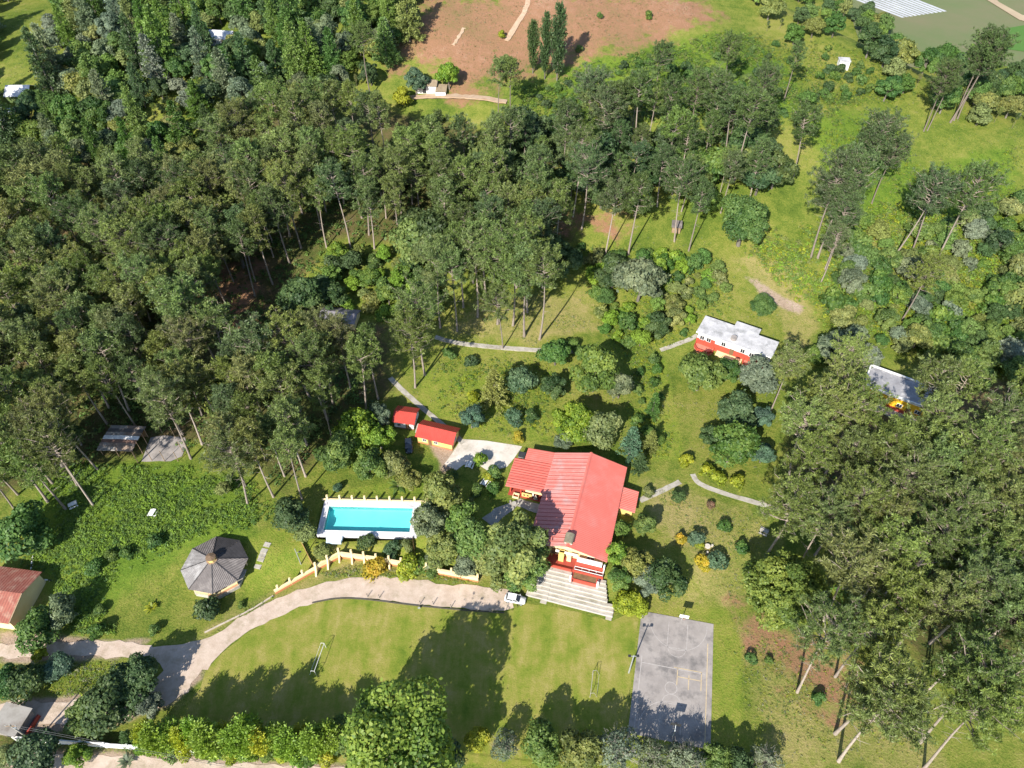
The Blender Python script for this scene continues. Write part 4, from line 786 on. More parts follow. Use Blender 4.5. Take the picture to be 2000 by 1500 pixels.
# painted rail fence pieces on the left slope
for a_, b_, lb in (((66, 1088), (62, 1122), 'striped black and white rail post line above the cottage'), ((61, 1132), (104, 1136), 'white low rail behind the rusty roofed cottage')):
    A, B = at(*a_), at(*b_); t = thing('rail_fence', lb, 'rail', A); n_ = 6
    for i in range(n_):
        a = (B - A) * (i / n_); b = (B - A) * ((i + .8) / n_); MB().bar(a + Vector((0, 0, .55)), b + Vector((0, 0, .55)), .2, .2).build('rail', M_WHITE if i % 2 == 0 else M_DARK, t); MB().cyl(a.x, a.y, a.z - .2, a.z + .55, .07, 6).build('post', M_WHITE, t)
# heap of cut branches on the meadow, stumps on the red hill, grey shed roof
q = at(1731, 236); mb = MB(); rr = random.Random(4)
for i in range(70):
    a = rr.uniform(0, 6.28); r_ = rr.uniform(0, 3.2); l = rr.uniform(1.5, 3.2); b_ = rr.uniform(0, 6.28); z_ = rr.uniform(.05, 1.3) * (1 - r_ / 4); c_ = Vector((r_ * math.cos(a), r_ * math.sin(a), z_)); d_ = Vector((math.cos(b_), math.sin(b_), rr.uniform(-.2, .2))) * l / 2; mb.tube([c_ - d_, c_ + d_], [.07, .04], 5)
o = mb.build('brush_pile', M_BARK2); o.location = q; tag(o, 'heap of cut brown branches on the green meadow', 'brush pile')
q = at(1320, 450); t = thing('small_shed', 'tiny grey plank shed between the slim pines', 'shed', q, R(-10)); MB().box(-1.2, 1.2, -1, 1, -.5, 1.9).build('wall', M_WOOD, t); a = MB(); corr_quad(a, (-1.5, -1.4, 1.9), (1.5, -1.4, 1.9), (1.5, 1.4, 2.6), (-1.5, 1.4, 2.6), .3, .03); a.build('roof', M_GREY, t)
# ------------------------------------------------------------------ vegetation meshes
def arr_tube(P_, rad, n=6):
    P_ = np.asarray(P_, float); k = len(P_); d = np.gradient(P_, axis=0); d /= np.linalg.norm(d, axis=1)[:, None] + 1e-9
    ref = np.where(np.abs(d[:, 2:3]) < .9, np.array([[0, 0, 1.]]), np.array([[1., 0, 0]])); a = np.cross(d, ref); a /= np.linalg.norm(a, axis=1)[:, None] + 1e-9; b = np.cross(d, a)
    t = np.arange(n) * 2 * np.pi / n; V = P_[:, None] + (a[:, None] * np.cos(t)[None, :, None] + b[:, None] * np.sin(t)[None, :, None]) * np.asarray(rad)[:, None, None]
    i = np.arange(k - 1)[:, None] * n; j = np.arange(n)[None]; jn = (j + 1) % n
    F = np.stack([i + j, i + jn, i + n + jn, i + n + j], -1).reshape(-1, 4); return V.reshape(-1, 3), F
def cat_mesh(parts):
    V = []; F = []; o = 0
    for v, f in parts: V.append(v); F.append(f + o); o += len(v)
    return np.concatenate(V), np.concatenate(F)
def blades(C, D, L, W, rng):
    """triangles: from centre C along D, length L, base width W"""
    r = rng.normal(size=D.shape); s = np.cross(D, r); s /= np.linalg.norm(s, axis=1)[:, None] + 1e-9
    s *= (W / 2)[:, None]; m = C + D * (L * .55)[:, None]; V = np.stack([C + D * (L * .1)[:, None], m + s, C + D * L[:, None], m - s], 1).reshape(-1, 3); return V, np.arange(len(C) * 4).reshape(-1, 4)
def cards(C, Nn, S_, rng, asp=.62):
    r = rng.normal(size=Nn.shape); a = np.cross(Nn, r); a /= np.linalg.norm(a, axis=1)[:, None] + 1e-9; b = np.cross(Nn, a); a = a * S_[:, None]; b = b * (S_ * asp)[:, None]
    V = np.stack([C - a, C + b, C + a, C - b], 1).reshape(-1, 3); return V, np.arange(len(C) * 4).reshape(-1, 4)
def unit(v): return v / (np.linalg.norm(v, axis=-1, keepdims=True) + 1e-9)

def make_pine(seed, H=25., crown0=.55, Lm=4.2, dens=1.0, bl=15, lean=.02, flat=False, tuft=1.):
    rng = np.random.default_rng(seed); tz = np.linspace(-.4, H * .985, 12); ph = rng.uniform(0, 6.28, 2)
    bend = H * lean * np.stack([np.sin(tz / H * 2.6 + ph[0]), np.sin(tz / H * 2.2 + ph[1])], 1) - H * lean * np.array([[math.sin(ph[0]), math.sin(ph[1])]])
    TP = np.c_[bend, tz]; rad = .27 * (1 - tz / H * .86); parts = [arr_tube(TP, rad * (1 + .35 * np.exp(-np.maximum(tz, 0) / 1.0)), 8)]
    def tp(z): return np.array([np.interp(z, tz, TP[:, 0]), np.interp(z, tz, TP[:, 1]), z])
    wood = []; tc = []; tr = []; nb = int(34 * dens); az = rng.uniform(0, 6.28)
    for i in range(nb):
        u = (i + rng.uniform(0, .8)) / nb; z = H * (crown0 + (1 - crown0) * u ** .85 * .97); az += 2.4 + rng.uniform(-.5, .5)
        prof = (math.sin(math.pi * min(1, .18 + u * .82)) ** .6) if not flat else (.35 + .75 * u if u < .85 else .7)
        l = Lm * prof * rng.uniform(.6, 1.12) + .5; el = R(rng.uniform(0, 26) + 28 * u); o = tp(z); d = np.array([math.cos(az) * math.cos(el), math.sin(az) * math.cos(el), math.sin(el)])
        s = np.linspace(0, 1, 5)[:, None]; B = o + d * l * s + np.array([0, 0, 1.]) * l * .16 * (s ** 2) + rng.normal(size=(5, 3)) * .06 * l * s
        wood.append(arr_tube(B, np.linspace(.085, .025, 5) * (.6 + l / 6), 4))
        ns = int(3 + l * 1.45)
        for q in range(ns):
            t = rng.uniform(.38, 1.0) if q else 1.0; bp = np.array([np.interp(t, s[:, 0], B[:, k]) for k in range(3)]); sd = rng.normal(size=3) * np.array([1, 1, .6]) + d * .7; sd[2] += .35; sd = unit(sd); sl = rng.uniform(.35, 1.25) * (.55 + .12 * l); e = bp + sd * sl
            wood.append(arr_tube(np.array([bp, e]), [.028, .014], 3)); tc.append(e); tr.append(rng.uniform(.8, 1.2))
            if rng.random() < .55: tc.append(bp + sd * sl * .45 + rng.normal(size=3) * .12); tr.append(rng.uniform(.55, .85))
    for i in range(int(9 * dens)):    # bare stubs below the crown
        z = H * rng.uniform(.3, crown0 + .08); a = rng.uniform(0, 6.28); l = rng.uniform(.5, 2.4); o = tp(z); e = o + np.array([math.cos(a), math.sin(a), rng.uniform(-.1, .45)]) * l; wood.append(arr_tube(np.array([o, (o + e) / 2 + rng.normal(size=3) * .1, e]), [.05, .035, .012], 3))
    tc = np.array(tc); tr = np.array(tr); n = len(tc); base = rng.uniform(.15, .85, n); C = np.repeat(tc, bl, 0); D = unit(rng.normal(size=(n * bl, 3)) + np.array([0, 0, .55])); L = np.repeat(tr, bl) * tuft * rng.uniform(.55, .98, n * bl); W = L * rng.uniform(.13, .23, n * bl)
    V, F = blades(C, D, L, W, rng); tone = np.repeat(np.clip(np.repeat(base, bl) + rng.normal(0, .16, n * bl), 0, 1), 4)
    crown = np_mesh('crown', V, F, M_NEEDLE, tone); tv, tf = cat_mesh(parts + wood); trunk = np_mesh('trunk', tv, tf, M_BARK, None, True)
    return trunk, None, crown
def make_broad(seed, Rr=5., H=9., nl=14, leaves=5200, ls=.34, sq=.8, trunk_r=.28, lump=.46, bark=None, gaps=.0):
    """round crown of leaf lumps; the crown's underside sits a third up"""
    rng = np.random.default_rng(seed); cz = H - Rr * sq; cen = []
    for i in range(nl * 30):
        p = unit(rng.normal(size=3)) * rng.uniform(.2, 1.0) ** .5 * .80
        if p[2] < -.45: continue
        if all(np.linalg.norm(p - q) > .24 for q in cen): cen.append(p)
        if len(cen) >= nl: break
    cen = np.array(cen); n = len(cen); lr = lump * rng.uniform(.5, 1.25, n); an = rng.uniform(.75, 1.3, (n, 3)); k = rng.choice(n, leaves, p=lr ** 2 / (lr ** 2).sum()); nrm = unit(rng.normal(size=(leaves, 3))); fl = nrm[:, 2] < -.35; nrm[fl, 2] *= -.6; nrm = unit(nrm)
    rr_ = lr[k] * (1 - np.abs(rng.normal(0, .13, leaves))); rr_ = rr_ * np.where(rng.random(leaves) < .08, rng.uniform(1.05, 1.4, leaves), 1.); Pn = cen[k] + nrm * an[k] * rr_[:, None]
    dmin = np.min(np.linalg.norm(Pn[:, None] - cen[None], axis=2) / lr[None], axis=1); keep = dmin > .66; Pn = Pn[keep]; nrm = nrm[keep]; k = k[keep]; m = len(Pn)
    Pw = Pn * np.array([Rr, Rr, Rr * sq]) + np.array([0, 0, cz]); nn = unit(nrm + rng.normal(0, .55, (m, 3)) + np.array([0, 0, .25])); sz = ls * rng.uniform(.6, 1.25, m)
    V, F = cards(Pw, nn, sz, rng); lt = rng.uniform(.1, .9, n); tone = np.repeat(np.clip(lt[k] * .75 + .12 + rng.normal(0, .17, m), 0, 1), 4); crown = np_mesh('crown', V, F, M_LEAF, tone)
    parts = [arr_tube(np.array([[0, 0, -.4], [0.05 * Rr, 0, cz * .5], [0, .03 * Rr, cz]]), [trunk_r * 1.3, trunk_r, trunk_r * .7], 8)]
    for c in cen[:10]: e = c * np.array([Rr, Rr, Rr * sq]) * .85 + np.array([0, 0, cz]); s = np.array([0, 0, cz * .75]); parts.append(arr_tube(np.array([s, (s + e) / 2 + np.array([0, 0, -.05 * Rr]), e]), [trunk_r * .5, trunk_r * .35, trunk_r * .12], 5))
    tv, tf = cat_mesh(parts); return np_mesh('trunk', tv, tf, bark or M_BARK2, None, True), None, crown
def make_cone(seed, H=12., Rr=3.0, whorls=16, per=9, ls=.34, droop=.15, col=0.):
    """conifer: whorls of drooping sprays; col > 0 makes it columnar"""
    rng = np.random.default_rng(seed); parts = [arr_tube(np.array([[0, 0, -.4], [0, 0, H * .5], [0, 0, H * .97]]), [.2, .12, .02], 7)]; P_ = []; D_ = []; B_ = []
    for w in range(whorls):
        u = (w + .4) / whorls; z = H * (.1 + .88 * u); rr_ = Rr * ((1 - u) ** .75 if not col else (math.sin(math.pi * min(1, .15 + u * .85)) ** .7)) + .12
        for j in range(per):
            a = rng.uniform(0, 6.28); l = rr_ * rng.uniform(.7, 1.12); d = np.array([math.cos(a), math.sin(a), -droop + .9 * col + .35 * u]); t = np.linspace(.12, 1, max(4, int(l * 5)))[:, None]; pts_ = np.array([0, 0, z]) + d * l * t + np.array([0, 0, .12 * l]) * t ** 2
            P_.append(pts_); D_.append(np.repeat(d[None], len(pts_), 0)); B_.append(np.full(len(pts_), rng.uniform(.2, .75)) + t[:, 0] * .2)
            if j < 3: parts.append(arr_tube(np.array([[0, 0, z], pts_[-1]]), [.04, .012], 3))
    P_ = np.concatenate(P_); D_ = np.concatenate(D_); B_ = np.concatenate(B_); k = 5; C = np.repeat(P_, k, 0) + rng.normal(0, .13, (len(P_) * k, 3)); Dd = unit(np.repeat(unit(D_), k, 0) * 1.0 + rng.normal(0, .75, (len(P_) * k, 3)) + np.array([0, 0, .25])); L = ls * rng.uniform(.8, 1.7, len(C))
    V, F = blades(C, Dd, L, L * .45, rng); tone = np.repeat(np.clip(np.repeat(B_, k) + rng.normal(0, .13, len(C)), 0, 1), 4); tv, tf = cat_mesh(parts)
    return np_mesh('trunk', tv, tf, M_BARK2, None, True), None, np_mesh('crown', V, F, M_NEEDLE, tone)
def make_sprout(seed, n=26, l=1.2, w=.16, up=.6):
    """rosette of arching leaves (agave, palm, banana)"""
    rng = np.random.default_rng(seed); Vs = []; Fs = []; o = 0; tn = []
    for i in range(n):
        a = i * 2.4 + rng.uniform(-.2, .2); e = rng.uniform(.15, 1.0) * up * 1.6; s = np.linspace(0, 1, 6); ll = l * rng.uniform(.75, 1.1); x_ = ll * s * math.cos(e); z_ = ll * (s * math.sin(e) - .35 * s ** 2.2) + .1; ww = w * np.sin(np.pi * np.clip(.12 + s * .88, 0, 1)) + .01
        c = np.stack([x_ * math.cos(a), x_ * math.sin(a), z_], 1); sd = np.array([-math.sin(a), math.cos(a), 0.]); V = np.concatenate([c + sd * ww[:, None], c - sd * ww[:, None] + np.array([0, 0, .03])]); j = np.arange(5); Vs.append(V); Fs.append(np.stack([j, j + 1, j + 7, j + 6], 1) + o); o += len(V); tn.append(np.full(len(V), rng.uniform(.2, .9)))
    return np_mesh('leaves', np.concatenate(Vs), np.concatenate(Fs), M_LEAF, np.concatenate(tn))

PINES = [make_pine(100 + i, 25., c0, Lm, de, 24, le) for i, (c0, Lm, de, le) in enumerate([(.55, 3.9, 1.0, .018), (.6, 4.3, .9, .03), (.5, 3.6, 1.1, .02), (.62, 4.8, 1.0, .035), (.58, 3.4, .85, .015), (.66, 4.6, .8, .04), (.48, 4.0, 1.2, .02)])]
PINES_BIG = [make_pine(140 + i, 26., c0, Lm, de * 1.25, 24, le, False, .8) for i, (c0, Lm, de, le) in enumerate([(.56, 5.6, 1.35, .03), (.6, 6.2, 1.3, .04), (.52, 5.2, 1.4, .025), (.63, 5.8, 1.2, .045)])]
BROAD = [make_broad(200 + i, 5., h, nl, lv, ls, sq, .28, lu) for i, (h, nl, lv, ls, sq, lu) in enumerate([(9., 18, 6600, .36, .82, .40), (9.6, 24, 7000, .33, .9, .34), (8.5, 15, 5600, .40, .72, .44), (10., 21, 6600, .34, .95, .36), (8.8, 30, 7400, .31, .8, .30)])]
def make_twiggy(seed):
    tr_, _, cr_ = make_broad(seed, 5., 9., 17, 3600, .27, .8, .24, .36); rng = np.random.default_rng(seed); parts = []
    for i in range(90):
        d = unit(rng.normal(size=3) + np.array([0, 0, .5])); e = d * np.array([5, 5, 4.]) * rng.uniform(.7, 1.08) + np.array([0, 0, 5.]); s_ = np.array([0, 0, rng.uniform(3, 5.5)]); m_ = (s_ + e) / 2 + rng.normal(0, .35, 3); parts.append(arr_tube(np.array([s_, m_, e]), [.07, .045, .018], 3))
        for j in range(3): f = m_ + (e - m_) * rng.uniform(.2, .9); parts.append(arr_tube(np.array([f, f + unit(d + rng.normal(0, .6, 3)) * rng.uniform(.5, 1.3)]), [.022, .01], 3))
    v0 = np.empty(len(tr_.vertices) * 3, np.float32); tr_.vertices.foreach_get('co', v0); f0 = np.empty(len(tr_.loops), np.int32); tr_.loops.foreach_get('vertex_index', f0)
    tv, tf = cat_mesh([(v0.reshape(-1, 3), f0.reshape(-1, 4))] + parts); return np_mesh('trunk', tv, tf, bark_mat('pale_twig', (.42, .38, .32), (.27, .24, .2)), None, True), None, cr_
TWIG = [make_twiggy(291), make_twiggy(292)]
DENSE = [make_broad(230, 6.5, 13.5, 46, 21000, .27, .92, .45, .30), make_broad(231, 6.5, 12., 110, 30000, .23, .72, .5, .20)]
SHRUB = [make_broad(250 + i, 1.6, 2.3, 9, 1500, .2, .85, .07, .5) for i in range(4)]
CONES = [make_cone(270, 12, 3.1), make_cone(271, 12, 2.6, 18, 8), make_cone(272, 12, 3.6, 14, 10, .38, .25)]
COLUMN = [make_cone(280, 12, 1.5, 20, 9, .34, 0., .9), make_cone(281, 12, 1.8, 18, 10, .36, 0., .8), make_cone(282, 9, 1.7, 18, 11, .30, 0., .9)]
KINDS = {'pine': PINES, 'bigpine': PINES_BIG, 'broad': BROAD, 'dense': DENSE, 'twig': TWIG, 'shrub': SHRUB, 'cone': CONES, 'column': COLUMN}
NAMES = {'twig': 'broadleaf_tree', 'pine': 'pine_tree', 'bigpine': 'pine_tree', 'broad': 'broadleaf_tree', 'dense': 'broadleaf_tree', 'shrub': 'shrub', 'cone': 'conifer_tree', 'column': 'columnar_tree'}
CATS = {'twig': 'tree', 'pine': 'pine tree', 'bigpine': 'pine tree', 'broad': 'tree', 'dense': 'tree', 'shrub': 'shrub', 'cone': 'conifer', 'column': 'tree'}
REFR = {'twig': 5., 'broad': 5., 'dense': 6.5, 'shrub': 1.6, 'cone': 3.1, 'column': 1.7}
REFH = {'twig': 9., 'pine': 25., 'bigpine': 26., 'broad': 9., 'dense': 13., 'shrub': 2.3, 'cone': 12., 'column': 12.}
ALL = []          # (kind, x, y, sx, sz, tint, label, group)
def jit(c, k=.16):
    f = 1 + random.uniform(-k, k); return (c[0] * f * random.uniform(.9, 1.08), c[1] * f, c[2] * f * random.uniform(.8, 1.2))
G = {'pine': (.142, .190, .052), 'pineb': (.185, .225, .058), 'pined': (.095, .138, .046), 'pineo': (.168, .19, .06), 'mid': (.125, .195, .042), 'dark': (.068, .115, .04), 'blue': (.09, .155, .088), 'grey': (.16, .195, .115), 'bright': (.165, .26, .03), 'yel': (.27, .30, .026), 'gold': (.42, .34, .03), 'olive': (.19, .215, .062), 'deep': (.08, .155, .032), 'pale': (.25, .25, .15), 'red': (.24, .14, .08), 'leaf': (.15, .212, .036)}  # pineb is a lighter, yellower needle colour
WORD = {'leaf': 'fresh green', 'mid': 'green', 'dark': 'dark green', 'blue': 'bluish green', 'grey': 'grey green', 'bright': 'bright green', 'yel': 'yellow green', 'gold': 'golden yellow', 'olive': 'olive green', 'deep': 'deep green', 'pale': 'pale', 'red': 'reddish', 'pine': 'green', 'pineb': 'yellowish', 'pined': 'dark', 'pineo': 'olive'}
taken = {}
def free(x, y, d):
    c = 8.; i, j = int(x // c), int(y // c)
    for a in range(i - 2, i + 3):
        for b in range(j - 2, j + 3):
            for (u, v, e) in taken.get((a, b), ()):
                if (u - x) ** 2 + (v - y) ** 2 < ((d + e) / 2) ** 2: return False
    return True
def occupy(x, y, d): taken.setdefault((int(x // 8.), int(y // 8.)), []).append((x, y, d))
def plant(kind, px, py, rpx, tint, where, hz=1.0, group=None):
    """hand placed by the middle of its crown"""
    mz = {'twig': .62, 'broad': .62, 'dense': .6, 'shrub': .5, 'cone': .45, 'column': .5}[kind]; q = at(px, py); dp = depth(q); r = rpx * dp / FPX
    for _ in range(2):
        s = r / REFR[kind]; h = REFH[kind] * s * hz; q = at(px, py, h * mz); r = rpx * (depth(q) - h * mz * .7) / FPX
    noun = {'twig': 'twiggy tree', 'broad': 'leafy tree', 'dense': 'dense crowned tree', 'shrub': 'shrub', 'cone': 'conifer', 'column': 'slim columnar tree'}[kind]
    lb = WORD[tint] + ' ' + noun + ' ' + where; occupy(q.x, q.y, min(2 * r, 7.)); ALL.append((kind, q.x, q.y, r / REFR[kind], r / REFR[kind] * hz, jit(G[tint], .1), lb, group or where))
def pine_at(px, py, H, where, big=False, tint='pine', group=None):
    q = at(px, py); occupy(q.x, q.y, 4.); k = 'bigpine' if big else 'pine'; s = H / REFH[k]
    ALL.append((k, q.x, q.y, s * random.uniform(.9, 1.1), s, jit(G[tint], .12), 'tall pine ' + where, group or 'tall pine ' + where))
def fill(kinds, poly, n, dmin, size, tints, where, mz=.75, noun=None, seed=0, avoid=()):
    """scatter trees whose crowns fill a stretch of the view; kinds weighted list; size (lo, hi) in metres (height for pines, radius otherwise)"""
    rng = np.random.default_rng(seed); xs = [p[0] for p in poly]; ys = [p[1] for p in poly]; m = n * 14; cx = rng.uniform(min(xs), max(xs), m); cy = rng.uniform(min(ys), max(ys), m); k = in_poly(cx, cy, poly)
    for av in avoid: k &= ~in_poly(cx, cy, av)
    cx, cy = cx[k], cy[k]; Hm = sum(size) / 2
    hz_ = Hm * mz if kinds[0] in ('pine', 'bigpine') else Hm * 1.1; Q = at_arr(cx, cy, hz_); c = 0
    for q in Q:
        if c >= n: break
        if not free(q[0], q[1], dmin) or any(in_poly(np.array([q[0]]), np.array([q[1]]), e)[0] for e in EXCL): continue
        kd = kinds[int(rng.integers(len(kinds)))]; v = rng.uniform(*size); tint = tints[int(rng.integers(len(tints)))]; occupy(q[0], q[1], dmin)
        if kd in ('pine', 'bigpine'): s = v / REFH[kd]; sx = s * rng.uniform(.85, 1.15); lb = 'tall pine ' + where
        else: sx = v / REFR[kd] if kinds[0] not in ('pine', 'bigpine') else v * .3 / REFR[kd]; s = sx * rng.uniform(.85, 1.25); lb = WORD[tint] + ' ' + {'broad': 'leafy tree', 'cone': 'conifer', 'shrub': 'bush', 'dense': 'dense tree', 'column': 'slim tree'}[kd] + ' ' + where
        ALL.append((kd, q[0], q[1], sx, s, jit(G[tint], .16), lb, lb)); c += 1
def grow(*l): return [tuple(p[:2]) for p in l]
def rect_of(o, x0, x1, y0, y1):
    c, s = math.cos(o.rotation_euler.z), math.sin(o.rotation_euler.z); return [(o.location.x + u * c - v * s, o.location.y + u * s + v * c) for u, v in ((x0, y0), (x1, y0), (x1, y1), (x0, y1))]
EXCL = [rect_of(hs, -18, 13, -9, 27), rect_of(h2, -1, 22, -4, 10.5), rect_of(h3, -1, 17, -3, 9), rect_of(h4, -6, 6, -1, 6), rect_of(c1, -4, 4, -2, 6), rect_of(c2, -6, 6, -2, 6), rect_of(pool, -3, 23, -4, 9), rect_of(lh, -14, 2, -1, 11), rect_of(sh, -6, 12, -2, 8), rect_of(h5, -5, 8, -3, 6), rect_of(h6, -6, 6, -2, 8), rect_of(h7, -6, 6, -2, 9), rect_of(gzb, -8, 8, -8, 8), [tuple(p[:2]) for p in road], [tuple(p[:2]) for p in fld]]
# ------------------------------------------------------------------ planting: trees one can point at
W = 'with '
for x_, y_, r_, t_, hz_ in [(772, 1452, 118, 'leaf', 1.02)]: plant('dense', x_, y_, r_, t_, 'rising over the outer road in the tree row', hz_)
for i in range(15):
    x_ = 282 + i * 25.5; plant('column', x_, 1432 + 14 * (i % 2) + i * .5, 19 + 3 * (i % 3), ['yel', 'bright', 'bright'][i % 3], 'in the clipped row along the playing field', .78, 'row of bright slim trees')
for i in range(12): plant('shrub', 300 + i * 31, 1462 + i * 1.4, 19, ['bright', 'mid', 'yel'][i % 3], 'under the bright slim tree row', 1.2, 'bushes under the bright tree row')
for x_, y_, r_, t_, hz_, w_ in [(668, 1438, 34, 'mid', 1.3, 'between the slim row and the great round tree'), (936, 1440, 24, 'yel', 1.5, 'beside the great round tree'), (985, 1455, 32, 'grey', 1.4, 'next to the yellow green tree in the lower row'), (1058, 1456, 42, 'mid', 1.25, 'shading the lower side of the field'),
                                  (1135, 1462, 46, 'olive', 1.2, 'in the lower row near the shaded goal'), (1205, 1462, 50, 'grey', 1.15, 'with bare grey twigs below the court'), (1278, 1478, 46, 'grey', 1.1, 'overhanging the shaded court end'), (1340, 1480, 44, 'grey', 1.1, 'at the shaded court corner'), (1398, 1478, 34, 'mid', 1.2, 'just past the shaded court corner'), (1500, 1486, 34, 'grey', 1.1, 'alone below the sunny slope past the court'),
                                  (860, 1470, 42, 'dark', 1.2, 'in the shade behind the great round tree'), (1450, 1496, 30, 'dark', 1.2, 'low in the corner below the court')]: plant('twig' if x_ in (985, 1205, 1278, 1340, 1500) else 'broad', x_, y_, r_, t_, w_, hz_)
for x_, y_, r_, t_, hz_, w_ in [(262, 1318, 52, 'dark', 1.0, 'overhanging the bend of the drive'), (212, 1362, 56, 'dark', .95, 'on the inner side of the drive bend'), (165, 1392, 44, 'mid', .9, 'below the dark trees at the drive bend'), (290, 1372, 28, 'grey', .9, 'with sparse leaves at the drive bend'), (45, 1330, 40, 'dark', 1., 'between the side track and the gate house'), (108, 1302, 30, 'blue', .8, 'on the small green between track and drive'),
                                  (14, 1330, 34, 'deep', 1.1, 'at the far side of the gate house lawn'), (74, 1276, 16, 'yel', .9, 'at the edge of the side track'), (112, 1192, 36, 'grey', 1.05, 'with silvery leaves beside the cottage'), (70, 1222, 42, 'deep', 1., 'leaning over the cottage gable'), (45, 1027, 56, 'deep', .95, 'standing above the slope of weeds'), (565, 1006, 38, 'dark', .95, 'by the pool fence'), (595, 1040, 20, 'olive', 1., 'at the top of the brown plank fence'),
                                  (60, 1482, 48, 'dark', 1., 'outside the white boundary wall'), (150, 1474, 26, 'bright', .9, 'leaning over the outer road'), (8, 1478, 26, 'olive', .8, 'outside by the gate house'), (628, 1074, 18, 'olive', .8, 'inside the corner of the retaining wall')]: plant('broad', x_, y_, r_, t_, w_, hz_)
plant('cone', 250, 1440, 17, 'dark', 'pressed against the white boundary wall', .8); plant('shrub', 284, 1452, 20, 'bright', 'on the white boundary wall', 1.2)
for x_, y_, r_, t_, w_ in [(398, 1193, 27, 'dark', 'on the lawn below the gazebo'), (198, 1190, 12, 'mid', 'on the slope near the cottage'), (300, 1232, 12, 'mid', 'above the bend of the drive'), (192, 1228, 18, 'deep', 'beside the side track'), (716, 1056, 17, 'dark', 'on the pool lawn nearest the white steps'), (766, 1067, 19, 'dark', 'in the middle of the pool lawn'), (797, 1066, 13, 'olive', 'at the end of the pool lawn'), (733, 1106, 22, 'gold', 'against the outside of the retaining wall'), (795, 1112, 25, 'yel', 'against the retaining wall posts'), (822, 1108, 18, 'mid', 'where the retaining wall meets the trees'), (845, 1116, 14, 'mid', 'at the low end of the retaining wall'), (660, 950, 11, 'blue', 'behind the pool wall'), (470, 1180, 8, 'mid', 'by the pale stone edging'), (250, 1080, 14, 'deep', 'above the gazebo'), (300, 1060, 16, 'deep', 'on the slope above the gazebo'), (180, 1110, 18, 'deep', 'on the weedy slope'), (215, 1085, 14, 'mid', 'in the weeds over the gazebo lawn')]: plant('shrub', x_, y_, r_, t_, w_, 1.)
for x_, y_, r_, t_, hz_, w_ in [(834, 1012, 38, 'grey', 1.2, 'overhanging the pool end'), (862, 962, 42, 'olive', 1.2, 'behind the pool end'), (905, 1005, 34, 'mid', 1.1, 'between pool and courtyard'), (868, 1066, 40, 'olive', 1.1, 'inside the low end of the pool wall'), (925, 1048, 42, 'mid', 1.2, 'in the grove before the red house'), (1012, 1062, 62, 'olive', 1.25, 'shading the front corner of the red house'), (1040, 1092, 40, 'mid', 1.25, 'beside the porch of the red house'), (985, 1108, 44, 'olive', 1.2, 'right above the white car'), (955, 1082, 38, 'olive', 1.1, 'in the middle of the front grove'), (912, 1096, 26, 'grey', 1.1, 'in the grove by the retaining wall end'), (850, 1092, 20, 'grey', 1., 'with silver leaves by the retaining wall'), (1015, 1120, 36, 'mid', 1.2, 'at the upper edge of the terraces'),
                                  (690, 838, 44, 'bright', 1.1, 'by the smaller red cabin'), (655, 880, 40, 'mid', 1.2, 'below the bright trees by the cabin'), (740, 850, 34, 'bright', 1.1, 'touching the smaller red cabin'), (720, 905, 34, 'mid', 1.2, 'above the pool lawn'), (770, 905, 30, 'olive', 1.1, 'beside the parked dark car'), (800, 935, 26, 'olive', 1., 'below the parked dark car'), (745, 815, 26, 'grey', 1.2, 'against the back of the smaller cabin')]: plant('broad', x_, y_, r_, t_, w_, hz_)
for x_, y_, r_, t_, w_ in [(937, 900, 15, 'bright', 'at the rounded edge of the patio'), (968, 922, 15, 'mid', 'beside the wing of the red house'), (955, 932, 12, 'yel', 'in the courtyard garden'), (965, 950, 14, 'deep', 'at the veranda corner'), (930, 960, 14, 'mid', 'in the courtyard lawn'), (915, 985, 12, 'olive', 'by the courtyard path'), (880, 930, 14, 'mid', 'near the patio table')]: plant('shrub', x_, y_, r_, t_, w_, 1.1)
